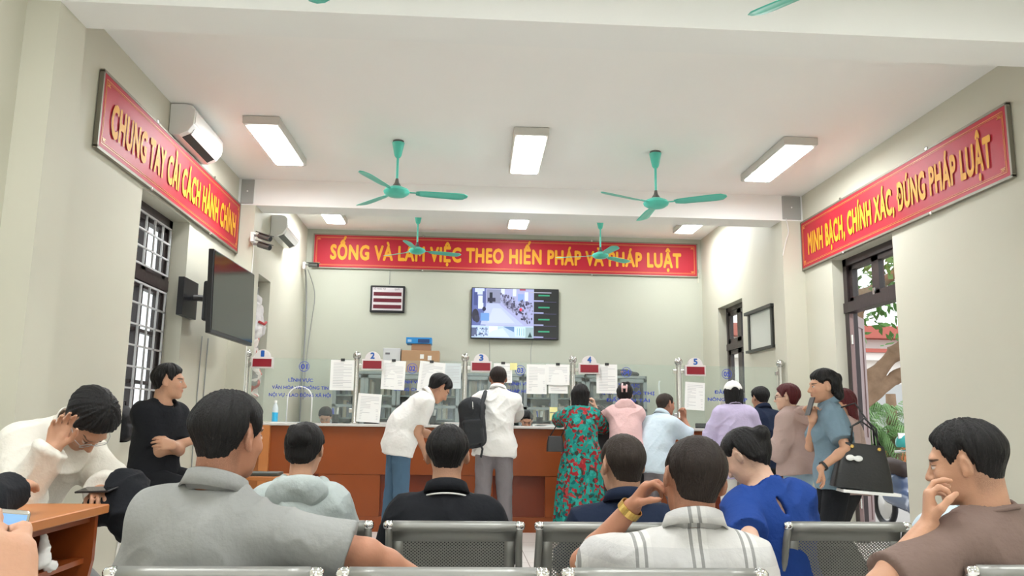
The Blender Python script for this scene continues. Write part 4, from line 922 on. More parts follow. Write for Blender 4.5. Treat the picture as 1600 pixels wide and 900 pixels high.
notice(1.535, 1.777, 1.519, 1.850, 'white paper notice on glass 04 beside number 4'); notice(2.558, 2.789, 1.346, 1.663, 'curling white paper notice on glass 05 beside number 5', tilt=-3, clip=False)

# things on the counter
r = thing('water_bottle', 'plastic bottle with blue lower half at the left end of the counter', 'bottle', (-2.04, 9.2, CT))
M().lathe([(.028, 0), (.032, .01), (.032, .11)], (-2.04, 9.2, CT)).build('liquid', mat('blue_water', (.05, .45, .75), .15), r, 'auto'); M().lathe([(.0325, .11), (.033, .15), (.026, .18), (.014, .205), (.013, .215)], (-2.04, 9.2, CT)).build('bottle_shell', mat('clear_plastic', (.65, .70, .72), .15), r, 'auto'); M().lathe([(.016, .215), (.016, .24), (0, .242)], (-2.04, 9.2, CT)).build('cap', white_p, r, 'auto')
def pencup(x, y, label, z=CT, n=5):
    r = thing('pen_holder', label, 'pen holder', (x, y, z)); M().lathe([(.036, 0), (.04, .10), (.036, .10), (.033, .01), (0, .01)], (x, y, z)).build('cup', black, r, 'auto')
    for k in range(n):
        a = k * 2.4; M().tube([(x + .01 * math.cos(a), y + .01 * math.sin(a), z + .012), (x + .035 * math.cos(a), y + .03 * math.sin(a), z + .17)], .005, 6).build('pen', [white_p, blue_t, grey_p][k % 3], r)
pencup(-1.42, 9.42, 'black pen holder on the counter above the woman with the hair bun'); pencup(.90, 9.42, 'black pen holder right of the backpack man'); pencup(2.04, 9.4, 'pen holder behind glass 04 near the old man'); pencup(-.32, 9.4, 'black pen holder beside the face of the bending man')
def stack(x, y, w_, d, n, label, z=CT, rz=0):
    r = thing('paper_stack', label, 'papers', (x, y, z)); h = 0
    for k in range(n):
        a = R(rz + random.uniform(-9, 9)); u = npv(math.cos(a), math.sin(a), 0); v = npv(-u[1], u[0], 0); th = random.uniform(.004, .010); M().obox(npv(x + random.uniform(-.01, .01), y, z + h + th / 2), u, v, npv(0, 0, 1), w_ / 2, d / 2, th / 2).build('document', [paper_m, MATS['paper_bluish'], mat('folder_pale', (.62, .60, .55), .8)][k % 3], r); h += th
stack(-.75, 9.17, .30, .21, 3, 'papers on the counter left of the bending man'); stack(-.02, 9.16, .30, .2, 4, 'papers on the counter between window 2 and 3'); stack(.95, 9.17, .28, .2, 3, 'papers on the counter left of the floral dress'); stack(-1.9, 9.17, .3, .2, 2, 'papers on the counter near the water bottle'); stack(2.2, 9.17, .25, .2, 2, 'papers on the counter before the old man')
stack(-.9, 9.8, .3, .22, 8, 'thick document pile on the rear desk left of the bending man', .74); stack(1.1, 9.8, .3, .22, 9, 'thick document pile on the rear desk beside the yellow sticky notes', .74)
def monitor(x, y, label, w_=.50, z=.74):
    r = thing('computer_monitor', label, 'monitor', (x, y, z)); M().bbox(x - w_ / 2, x + w_ / 2, y, y + .03, z + .14, z + .46, .006).build('casing', black, r)
    M().lathe([(.10, 0), (.10, .012), (.02, .02), (.018, .16)], (x, y - .03, z), n=20).build('stand', black, r, 'auto'); M().box(x - w_ / 2 + .012, x + w_ / 2 - .012, y + .030, y + .032, z + .155, z + .448).build('screen', MATS['dark_glossy_screen'], r)
monitor(-.9, 9.88, 'black computer monitor behind the glass between the bending man and number 2'); monitor(.35, 9.88, 'black computer monitor half hidden by the backpack man'); monitor(3.1, 9.88, 'black computer monitor at the right end behind the lavender jacket woman')
cable('white telephone cord standing behind glass 04', [(2.30, 9.45, CT + .0), (2.32, 9.46, 1.35), (2.30, 9.45, 1.62), (2.31, 9.45, 1.68)], .009, white_p)

# ------------------------------------------------------------------ cabinets and boxes
cab_m = mat('grey_blue_metal_cabinet', (.27, .31, .31), .4, .2); cab_d = mat('cabinet_interior_shade', (.10, .12, .12), .6)
def cabinet(x0, x1, label, y=12.75):
    r = thing('filing_cabinet', label, 'cabinet', ((x0 + x1) / 2, y + .22, 0), 'grey office cabinets'); H = 1.93; x1 -= .01
    M().box(x0, x1, y + .02, y + .025, 0, .0).box(x0, x0 + .02, y, y + .45, 0, H).box(x1 - .02, x1, y, y + .45, 0, H).box(x0, x1, y, y + .45, H - .04, H).box(x0, x1, y, y + .45, 0, .06).box(x0, x1, y + .43, y + .45, 0, H).box(x0, x1, y, y + .45, .84, .88).build('body', cab_m, r)
    for z in (1.2, 1.55): M().box(x0 + .02, x1 - .02, y + .05, y + .43, z, z + .02).build('shelf', cab_m, r)
    k = x0 + .05
    fc = [(.5, .5, .48), (.25, .28, .3), (.42, .36, .28), (.18, .2, .26), (.55, .52, .45)]
    for z in (.89, 1.22, 1.57):
        x = x0 + .04; mb = M(); 
        while x < x1 - .10:
            w_ = random.uniform(.025, .06); h = random.uniform(.18, .28)
            if random.random() < .75: mb.col = fc[random.randint(0, 4)]; mb.box(x, x + w_ - .003, y + .12, y + .38, z, z + h)
            x += w_
        o = mb.build('folder_row', folder_m, r); o['kind'] = 'stuff'
    xm = (x0 + x1) / 2
    for a, b_, s_ in ((x0 + .003, xm - .002, 1), (xm + .002, x1 - .003, -1)):
        q = .055; d = M().box(a, a + q, y - .02, y, .89, H - .05).box(b_ - q, b_, y - .02, y, .89, H - .05).box(a, b_, y - .02, y, .89, .89 + q).box(a, b_, y - .02, y, H - .05 - q, H - .05).box(a, b_, y - .02, y, 1.38, 1.42).build('glazed_door', cab_m, r)
        d['_o'] = r['_o']; g = M().box(a + q, b_ - q, y - .012, y - .008, .89 + q, H - .05 - q).build('door_glass', MATS['clear_glass'], d); g.location = (0, 0, 0)
        M().box(a, b_, y - .02, y, .08, .83).build('lower_door', cab_m, r, False, .004)
        hx = (b_ - .035) if s_ > 0 else a + .035
        h = M().tube([(hx, y - .035, 1.30), (hx, y - .035, 1.40)], .007, 8).build('handle', steel, d); h.location = (0, 0, 0)
folder_m = mat('folder_colours', (.4, .4, .4), .8); nt, b = nodes_of(folder_m); at = nd(nt, 'ShaderNodeAttribute', attribute_name='Col'); nt.links.new(at.outputs['Color'], b.inputs['Base Color'])
cx = [-1.98, -1.0, -.02, .96, 1.94, 2.92]
for i in range(5):
    cabinet(cx[i], cx[i + 1] - .0, ['leftmost grey cabinet with glass doors, behind glass 01', 'grey cabinet with glass doors carrying the cardboard boxes', 'grey cabinet with glass doors below the television', 'grey cabinet with glass doors behind the floral dress', 'rightmost grey cabinet with glass doors and a dark coat on top'][i])
card = mat('cardboard', (.42, .26, .15), .8, 0, .1, 20, .2, .06, 8); card2 = mat('darker_cardboard', (.36, .20, .12), .8)
def carton(x0, x1, y0, y1, z0, z1, label, mt_, name='cardboard_box'):
    r = thing(name, label, 'box', ((x0 + x1) / 2, (y0 + y1) / 2, z0)); M().bbox(x0, x1, y0, y1, z0, z1, .004).build('box_body', mt_, r)
    xm = (x0 + x1) / 2; M().box(x0 + .02, x1 - .02, (y0 + y1) / 2 - .02, (y0 + y1) / 2 + .02, z1, z1 + .001).build('tape', mat('tape_tan', (.45, .35, .24), .4), r); return r
r = carton(-.95, -.36, 12.78, 13.15, 1.93, 2.27, 'widest cardboard box with two pale labels on the grey cabinet', card)
M().box(-.66, -.60, 12.777, 12.78, 2.14, 2.21).box(-.54, -.48, 12.777, 12.78, 2.12, 2.19).build('pale_label', paper_m, r)
carton(-.80, -.50, 12.80, 13.1, 2.271, 2.375, 'smaller brown box on the widest cardboard box', card2)
r = carton(-.885, -.485, 12.78, 13.1, 2.377, 2.475, 'flat bright blue box, topmost of the box pile', mat('bright_blue_card', (.01, .22, .55), .4), 'blue_box'); M().box(-.70, -.52, 12.777, 12.78, 2.39, 2.45).build('dark_print', mat('navy_print', (.01, .05, .16), .5), r); M().box(-.86, -.80, 12.777, 12.78, 2.40, 2.44).build('white_print', mat('pale_blue_print', (.3, .5, .7), .5), r)
r = carton(-1.235, -.965, 12.80, 13.1, 1.93, 2.30, 'grey white box left of the widest cardboard box', mat('grey_card', (.55, .56, .56), .7), 'white_box'); M().box(-1.2, -1.13, 12.797, 12.80, 2.2, 2.23).build('dark_print', ink, r)
F = Field([RC((2.0, 12.95, 1.97), (2.85, 12.95, 1.97), .1, .1)], .012); F.add(RC((1.98, 12.95, 1.94), (2.3, 12.93, 1.975), .015, .05)); F.add(RC((2.3, 12.93, 1.975), (2.62, 12.95, 1.99), .05, .06), .03); F.add(RC((2.6, 12.95, 1.985), (2.80, 12.95, 1.97), .06, .035), .03); F.half((0, 0, 1.932), (0, 0, -1)); P, Q = F.mesh(); P = folds(P, normals(P, Q), .02, 9)
r = thing('folded_coat', 'dark folded coat lying on top of the rightmost grey cabinet', 'coat', (2.4, 12.95, 1.93)); raw_mesh('coat_cloth', P, Q, cloth('dark_olive_cloth', (.045, .05, .045)), r); M().box(2.52, 2.60, 12.885, 12.893, 1.965, 2.01).build('orange_patch', mat('orange_patch', (.5, .25, .1), .7), r)
# hanging clothes by the second left window
r = thing('hanging_coat', 'white coat with a red stripe hanging in the second left window', 'coat', (-2.50, 9.98, 2.70)); F = Field([RC((-2.5, 9.9, 2.6), (-2.5, 10.1, 1.9), .25, .25)], .012)
for a, b_, p0, p1 in (((-2.52, 9.98, 2.60), (-2.50, 9.98, 2.2), .05, .07), ((-2.50, 9.9, 2.52), (-2.5, 9.88, 2.25), .035, .04), ((-2.50, 10.08, 2.52), (-2.47, 10.12, 2.22), .035, .05)): F.add(RC(a, b_, p0, p1), .05)
P, Q = F.mesh(); P = folds(P, normals(P, Q), .03, 10); raw_mesh('coat_body', P, Q, cloth('off_white_cloth', (.72, .70, .70)), r); M().tube([(-2.45, 9.90, 2.33), (-2.41, 9.99, 2.31), (-2.42, 10.12, 2.35)], .016, 8).build('red_stripe', mat('red_cloth', (.45, .05, .05), .8), r, True); M().tube([(-2.52, 9.98, 2.64), (-2.52, 9.98, 2.72), (-2.55, 9.98, 2.74), (-2.60, 9.98, 2.74)], .004, 6).build('hook', steel, r)
F = Field([RC((-2.5, 9.95, 2.2), (-2.5, 10.1, 1.2), .2, .2)], .012); F.add(RC((-2.53, 9.98, 2.14), (-2.52, 10.0, 1.65), .045, .085), .02); F.add(RC((-2.53, 10.1, 2.0), (-2.52, 10.08, 1.45), .04, .06), .03); P, Q = F.mesh(); P = folds(P, normals(P, Q), .035, 11, 5)
pat = cloth('pinkish_patterned_cloth', (.60, .50, .47)); nt, b = nodes_of(pat); vo = nd(nt, 'ShaderNodeTexVoronoi'); vo.inputs['Scale'].default_value = 13; tc = nd(nt, 'ShaderNodeTexCoord'); nt.links.new(tc.outputs['Object'], vo.inputs['Vector']); cr = nd(nt, 'ShaderNodeValToRGB'); cr.color_ramp.interpolation = 'CONSTANT'
for k, (p_, c_) in enumerate(((0, (.6, .2, .17)), (.25, (.74, .70, .66)), (.55, (.30, .28, .27)), (.72, (.7, .62, .58)))):
    e = cr.color_ramp.elements[k] if k < 2 else cr.color_ramp.elements.new(p_); e.position = p_; e.color = (*c_, 1)
sx_ = nd(nt, 'ShaderNodeSeparateColor'); nt.links.new(vo.outputs['Color'], sx_.inputs[0]); nt.links.new(sx_.outputs[0], cr.inputs[0]); nt.links.new(cr.outputs[0], b.inputs['Base Color'])
r = thing('hanging_scarf', 'pinkish patterned cloth hanging under the white coat', 'cloth', (-2.52, 10.0, 2.1)); raw_mesh('patterned_cloth', P, Q, pat, r)

# ------------------------------------------------------------------ waiting benches
st_m = mat('bench_grey_steel', (.27, .27, .25), .42, .45, 0, 1, .5, .03, 6)
pf = mat('perforated_bench_steel', (.24, .24, .22), .45, .4); nt, b = nodes_of(pf); out = [n for n in nt.nodes if n.type == 'OUTPUT_MATERIAL'][0]
tc = nd(nt, 'ShaderNodeTexCoord'); sp = nd(nt, 'ShaderNodeSeparateXYZ'); nt.links.new(tc.outputs['Object'], sp.inputs[0])
def mm(op, a, b__=None):
    n = nd(nt, 'ShaderNodeMath', operation=op)
    for i, q in enumerate((a, b__)):
        if q is None: continue
        if isinstance(q, (int, float)): n.inputs[i].default_value = q
        else: nt.links.new(q, n.inputs[i])
    return n.outputs[0]
kx = 2 * math.pi / .0135; kz = 2 * math.pi / .0115
pr_ = mm('MULTIPLY', mm('COSINE', mm('MULTIPLY', sp.outputs[0], kx)), mm('COSINE', mm('MULTIPLY', sp.outputs[2], kz))); hole = mm('GREATER_THAN', pr_, .42)
tr = nd(nt, 'ShaderNodeBsdfTransparent'); mx = nd(nt, 'ShaderNodeMixShader'); nt.links.new(hole, mx.inputs[0]); nt.links.new(b.outputs[0], mx.inputs[1]); nt.links.new(tr.outputs[0], mx.inputs[2]); nt.links.new(mx.outputs[0], out.inputs[0])
def bench(x0, y, n, label, pitch=.555, w_=.52, ztop=.816, group='perforated steel waiting benches'):
    r = thing('waiting_bench', label, 'bench', (x0 + pitch * n / 2, y + .2, 0), group); zt = ztop
    back = [(-.045, zt - .035), (-.040, zt - .012), (-.025, zt), (-.006, zt - .008), (0, zt - .03), (.004, zt - .075)]
    prof = back + [(.01 + .02 * k / 5 + .02 * math.sin(k / 5 * 3.14), zt - .075 - (zt - .075 - .47) * k / 5) for k in range(1, 6)]
    for i in range(n):
        a, b_ = x0 + i * pitch, x0 + i * pitch + w_
        mb = M(); nx = 6
        mb.grid(lambda u, v: (a + .03 + (w_ - .06) * u / nx, y + back[v][0], back[v][1]), nx + 1, len(back))
        q = prof[len(back) - 1:]; ins = .07
        for (u0, u1) in ((a + .03, a + ins), (b_ - ins, b_ - .03)): mb.grid(lambda u, v: ((u0, u1)[u], y + q[v][0], q[v][1]), 2, len(q))
        mb.grid(lambda u, v: (a + ins + (w_ - 2 * ins) * u, y + [prof[-1], (prof[-1][0] + .01, .42)][v][0], [prof[-1], (prof[-1][0] + .01, .42)][v][1]), 2, 2)
        o = mb.build('backrest', st_m, r, True); sm = o.modifiers.new('s', 'SOLIDIFY'); sm.thickness = .0025
        mb = M(); mb.grid(lambda u, v: (a + ins + (w_ - 2 * ins) * u / 4, y + q[v][0] + .0, q[v][1]), 5, len(q)); mb.build('perforated_panel', pf, r, True)
        sp_ = [(.035, .47), (.05, .425), (.09, .395), (.2, .385), (.35, .395), (.46, .415), (.50, .41), (.515, .385)]
        o = M().grid(lambda u, v: (a + .03 + (w_ - .06) * u, y + sp_[v][0], sp_[v][1]), 2, len(sp_)).build('seat', st_m, r, True); sm = o.modifiers.new('s', 'SOLIDIFY'); sm.thickness = .0025
        for e, s_ in ((a + .018, 1), (b_ - .018, -1)):
            f = M(); pts = [(e, y - .028, zt - .022), (e, y - .004, zt - .07), (e + s_ * -.004, y + .03, zt - .2), (e + s_ * -.004, y + .04, .50), (e, y + .06, .42), (e, y + .12, .385), (e, y + .3, .38), (e, y + .46, .40), (e, y + .51, .39)]
            f.tube(pts, .0135, 10); f.build('side_frame', st_m, r, True)
            M().lathe([(0, -.02), (.010, -.019), (.0155, -.012), (.0165, 0), (.0155, .010), (.009, .016), (0, .017)], (e, y - .028, zt - .016), (s_, -.15, .1), 14).build('end_cap', chrome, r, True)
    X1 = x0 + pitch * (n - 1) + w_
    M().box(x0 + .02, X1 - .02, y + .2, y + .26, .30, .35).build('beam', black, r)
    for lx in (x0 + .12, X1 - .12):
        M().tube([(lx, y + .23, .30), (lx, y + .23, .06)], .025, 12).tube([(lx, y - .05, .02), (lx, y + .02, .055), (lx, y + .23, .07), (lx, y + .44, .055), (lx, y + .50, .02)], .02, 10).build('leg', st_m, r, True)
    for ax in (x0 - .012, X1 + .012) if n == 3 else (): M().tube([(ax, y + .05, .42), (ax, y + .04, .56), (ax, y + .08, .62), (ax, y + .38, .62), (ax, y + .42, .58), (ax, y + .38, .42)], .012, 10).build('armrest', st_m, r, True)
bench(-.850, 2.135, 3, 'front perforated steel bench at the bottom edge, holding the grey polo and plaid shirt men', .555, .522)
bench(1.345, 2.20, 2, 'front perforated steel bench at the bottom right corner, under the brown shirt man', .555, .522)
bench(-.815, 3.095, 3, 'perforated steel bench in the second row, holding the black polo man', .547, .508)
bench(1.235, 3.16, 2, 'perforated steel bench in the second row right of the aisle', .545, .500)

# ------------------------------------------------------------------ side desk, small table, stool
r = thing('wooden_desk', 'orange wooden writing desk with open shelf at the lower left', 'desk', (-1.75, 2.9, 0)); DX0, DX1, DY0, DY1, DZ = -1.96, -1.42, 2.15, 3.44, .83
M().bbox(DX0, DX1 + .03, DY0, DY1, DZ - .035, DZ, .004).build('desk_top', wood_l, r)
mb = M(); mb.prism([(DX0 + .02, 0), (DX1 - .20, 0), (DX1 - .16, .12), (DX1 - .06, .35), (DX1 - .02, .5), (DX1, .62), (DX1, DZ - .035), (DX0 + .02, DZ - .035)], DY1 - .05, DY1 - .025, 'xz'); mb.build('end_panel', wood, r)
mb = M(); mb.prism([(DX0 + .02, 0), (DX1 - .20, 0), (DX1 - .16, .12), (DX1 - .06, .35), (DX1 - .02, .5), (DX1, .62), (DX1, DZ - .035), (DX0 + .02, DZ - .035)], DY0 + .025, DY0 + .05, 'xz'); mb.build('end_panel', wood, r)
M().box(DX0 + .04, DX0 + .06, DY0 + .05, DY1 - .05, .2, DZ - .035).build('back_panel', wood_r, r); M().box(DX0 + .06, DX1 - .03, DY0 + .05, DY1 - .05, DZ - .22, DZ - .20).build('shelf', wood, r); M().box(DX0 + .06, DX1 - .02, DY0 + .05, DY1 - .05, DZ - .065, DZ - .036).build('apron', wood, r)
M().box(DX0 + .06, DX1 - .12, 2.78, 2.80, .2, DZ - .22).build('divider', wood_r, r)
r = thing('sheet_of_paper', 'white sheet lying at the left end of the wooden desk', 'paper', (-1.62, 2.95, DZ)); M().obox((-1.62, 2.98, DZ + .001), npv(.9, .43, 0), npv(-.43, .9, 0), npv(0, 0, 1), .11, .075, .0006).build('sheet', paper_m, r)
F = Field([RC((-1.45, 3.1, .55), (-1.45, 3.1, .75), .07, .07)], .005); F.add(RC((-1.47, 3.10, .745), (-1.46, 3.09, .71), .012, .018)); F.add(EL((-1.46, 3.09, .675), (.024, .024, .028)), .01); F.add(EL((-1.45, 3.12, .645), (.026, .022, .022)), .01); F.add(EL((-1.47, 3.08, .655), (.016, .02, .016)), .01); P, Q = F.mesh(); P = folds(P, normals(P, Q), .014, 40, 2)
r = thing('crumpled_tissue', 'crumpled white tissue hanging under the desk top edge', 'tissue', (-1.46, 3.1, .65)); raw_mesh('tissue', P, Q, paper_m, r)
r = thing('small_table', 'small orange table with a dark folder beyond the grey polo man', 'table', (-1.55, 6.7, 0)); M().bbox(-1.85, -1.33, 6.45, 6.9, .71, .74, .004).build('table_top', wood_l, r)
for x in (-1.82, -1.39):
    for y in (6.48, 6.84): M().box(x, x + .04, y, y + .04, 0, .71).build('leg', wood, r)
r = thing('dark_folder', 'dark folder lying on the small orange table', 'folder', (-1.5, 6.62, .74)); M().bbox(-1.68, -1.40, 6.52, 6.74, .741, .765, .003).build('cover', mat('dark_olive_cover', (.06, .07, .06), .6), r)
r = thing('stool', 'black topped chrome stool under the man with folded arms', 'stool', (-2.02, 6.0, 0)); M().bbox(-2.32, -1.86, 5.82, 6.2, .66, .705, .012).build('seat', black, r); M().tube([(-2.3, 5.85, .655), (-1.9, 5.85, .655), (-1.9, 6.15, .655), (-2.3, 6.15, .655)], .012, 8, closed=True).build('seat_ring', chrome, r, True)
for sx in (-2.28, -1.92):
    for sy in (5.87, 6.13): M().tube([(sx, sy, .655), (sx + (.03 if sx > -2 else -.03), sy, 0)], .012, 8).build('leg', chrome, r, True)
# bag on the sill of the first window
r = thing('backpack', 'black backpack standing on the sill of the first barred window', 'backpack', (-2.66, 6.64, .98)); F = Field([RC((-2.66, 6.65, .9), (-2.66, 6.65, 1.3), .2, .2)], .008); F.add(BX((-2.655, 6.66, 1.10), (.07, .12, .12), rad=.06)); F.add(EL((-2.655, 6.66, 1.19), (.065, .10, .08)), .04); F.add(BX((-2.60, 6.66, 1.06), (.03, .085, .06), rad=.025), .015); F.half((0, 0, .982), (0, 0, -1)); P, Q = F.mesh(); P = folds(P, normals(P, Q), .008, 10)
raw_mesh('bag_body', P, Q, cloth('black_nylon', (.012, .012, .014), .3, .6), r); M().tube([(-2.655, 6.62, 1.26), (-2.655, 6.63, 1.30), (-2.655, 6.69, 1.30), (-2.655, 6.70, 1.26)], .006, 8).build('handle', black, r, True)

# ------------------------------------------------------------------ outside, seen through the door
gnd = mat('yard_paving', (.42, .40, .38), .8, 0, .2, 10, .3, .06, 2)  # plain grey paving with slight random tone
struct('trim_4', M().box(XR + WT, 7.2, 3, 16, -.25, -.12), gnd)
o = M().box(7.2, 60, -10, 70, -1.1, -1.0).box(-40, XR + .1, YB + 2, 70, -1.1, -1.0).box(XR + .1, 7.2, 16, 70, -1.1, -1.0).box(-40, XL - WT - .05, -20, YB + 2, -1.1, -1.0).build('ground', gnd, None); o['kind'] = 'structure'
bw = mat('white_render', (.80, .77, .72), .8); br = mat('faded_red_band', (.45, .12, .09), .7); oc = mat('orange_wall', (.62, .20, .09), .8, 0, .1, 20, .3, .08, 5)
r = thing('building', 'white building with faded red roof bands across the yard', 'building', (18, 28, -1)); M().box(8, 34, 26, 34, -1, 4.25).box(8, 34, 25.7, 34, 3.35, 3.60).build('wall', bw, r); M().box(7.7, 34.3, 25.5, 34.3, 4.05, 4.45).build('roof_band', br, r); M().box(7.9, 34, 25.6, 26, 3.60, 3.72).build('string_course', br, r); M().box(9, 33, 25.98, 26.0, .6, 2.6).build('windows', mat('window_shade', (.45, .47, .46), .3), r)
r = thing('garden_wall', 'low orange wall behind the parked car', 'wall', (11, 19.1, -1)); M().box(6.5, 18, 19.0, 19.3, -1, .95).build('wall_body', oc, r); M().box(6.5, 18, 18.95, 19.35, .95, 1.02).build('coping', mat('orange_coping', (.55, .16, .08), .8), r)
bark = mat('pale_bark', (.26, .17, .11), .9, 0, .8, 14, .2, .25, 9); leafm = mat('tree_leaf', (.10, .22, .05), .6, 0, 0, 1, .4, .3, 3); palmm = mat('palm_leaf', (.16, .30, .10), .45, 0, 0, 1, .5, .35, 4)
r = thing('tree', 'leaning tree with forked pale branches outside the door', 'tree', (5.9, 13.2, -1))
F = Field([RC((6.1, 13, -1), (6.1, 13, 3.6), .5, .5), RC((6.1, 13, 1.4), (9.5, 13, 4.6), .3, .3)], .025)
for a, b_, ra, rb in (((6.10, 13.1, -1), (6.25, 13.05, 1.0), .22, .18), ((6.25, 13.05, 1.0), (6.45, 13.0, 1.75), .18, .16), ((6.45, 13.0, 1.75), (7.15, 13.0, 2.42), .125, .105), ((7.15, 13, 2.42), (8.3, 13.1, 3.6), .105, .06), ((6.35, 13, 1.45), (7.15, 13.0, 2.02), .10, .085), ((7.15, 13, 2.02), (8.6, 12.8, 3.1), .085, .05), ((6.40, 13.05, 1.7), (6.38, 13.0, 2.6), .10, .09), ((6.38, 13.0, 2.6), (6.62, 13, 3.3), .09, .08), ((6.62, 13, 3.3), (7.3, 13.1, 3.8), .11, .06)): F.add(RC(a, b_, ra, rb), .12)
P, Q = F.mesh(); P = folds(P, normals(P, Q), .04, 5); raw_mesh('trunk', P, Q, bark, r)
mb = M()
for i in range(1500):
    c = npv(rng.choice([7.5, 8.4, 9.2, 7.0, 8.0]), 13 + rng.normal() * .8, rng.choice([3.5, 4.1, 3.3, 4.6])) + rng.normal(size=3) * .40
    d = nrm(rng.normal(size=3)); e = nrm(np.cross(d, rng.normal(size=3))); l = .08 + .06 * rng.rand(); mb.add([c - d * l, c + e * l * .4, c + d * l, c - e * l * .4], [(0, 1, 2, 3)])
o = mb.build('foliage', leafm, r); o['kind'] = 'stuff'
r = thing('palm', 'drooping green palm fronds behind the tree fork', 'palm', (8.75, 16.9, -1)); mb = M(); M().tube([(9.0, 16.9, -1), (9.2, 17.1, .6), (9.2, 17.1, 1.9)], [.16, .13, .10], 12).build('trunk', bark, r, True)
for k in range(80):
    a = rng.rand() * 6.28; el = rng.uniform(.5, 1.4); ln = rng.uniform(1.3, 2.1); p = npv(8.7 + rng.normal() * .35, 17.1 + rng.normal() * .3, rng.uniform(.2, 1.6)); d = npv(math.cos(a) * math.cos(el), math.sin(a) * math.cos(el), math.sin(el)); prev = p
    for j in range(1, 22):
        t_ = j / 21; q = p + d * ln * t_ + npv(0, 0, -1.5 * t_ * t_ * ln * .75); tg = nrm(q - prev); sd = nrm(np.cross(tg, npv(0, 0, 1))); L_ = .42 * math.sin(math.pi * min(1, t_ * .9 + .12))
        for s_ in (-1, 1):
            tip = q + sd * s_ * L_ * .55 + tg * L_ * .45 + npv(0, 0, -L_ * .5); wv = tg * .020; mb.add([q - wv, q + wv, tip], [(0, 1, 2)])
        prev = q
o = mb.build('fronds', palmm, r)
# parked silver car
car_m = mat('silver_car_paint', (.52, .53, .53), .25, .3, coat=.6); r = thing('car', 'silver car parked in the yard outside the door', 'car', (9.6, 15.4, -1)); gz = -1.0
side = [(7.35, .35), (7.35, .72), (7.5, .90), (8.15, 1.00), (8.75, 1.42), (9.2, 1.55), (10.3, 1.52), (10.9, 1.05), (11.55, .98), (11.7, .8), (11.7, .35)]
def cs(i, j):
    x, z = side[i]; v = j / 8 * 2 - 1; t_ = max(0, z - .95) / .6; hw_ = .85 - .22 * t_; y = 15.6 + v * hw_; zz = z - (.05 if z > .4 else 0) * abs(v) ** 4; return (x, y, gz + zz)
mb = M(); mb.grid(cs, len(side), 9)
for s_ in (-1, 1):
    pts = [cs(i, 0 if s_ < 0 else 8) for i in range(len(side))]; mb.add([(p_[0], p_[1], p_[2]) for p_ in pts], [list(range(len(pts)))])
mb.build('car_body', car_m, r, 'auto')
gl = mat('car_glass', (.03, .035, .035), .08); mb = M()
for y, s_ in ((15.6 - .85, -1), (15.6 + .85, 1)):
    mb.add([(8.22, y + -s_ * -.012 * 0 + s_ * .0 - s_ * -.004, gz + 1.0), (10.75, y + s_ * .004, gz + 1.0), (10.25, y - s_ * .17, gz + 1.44), (8.95, y - s_ * .17, gz + 1.42)], [(0, 1, 2, 3)])
mb.add([(8.16, 15.6 - .72, gz + 1.02), (8.72, 15.6 - .60, gz + 1.415), (8.72, 15.6 + .60, gz + 1.415), (8.16, 15.6 + .72, gz + 1.02)], [(0, 1, 2, 3)]); mb.build('windows', gl, r)
for x in (8.15, 10.85):
    for y in (14.76, 16.28): w_ = M().lathe([(0, 0), (.2, .0), (.32, .02), (.34, .06), (.34, .14), (.32, .18), (0, .18)], (x, y, gz + .34), (0, 1, 0), 24).build('wheel', black, r, 'auto'); w_['_o'] = r['_o']; M().lathe([(.0, -.005), (.18, -.004), (.2, .01)], (x, y, gz + .34), (0, 1, 0), 12).build('hubcap', steel, w_)
M().box(7.36, 7.40, 15.0, 15.2, gz + .68, gz + .80).box(7.36, 7.40, 16.0, 16.2, gz + .68, gz + .80).build('headlight', white_p, r)
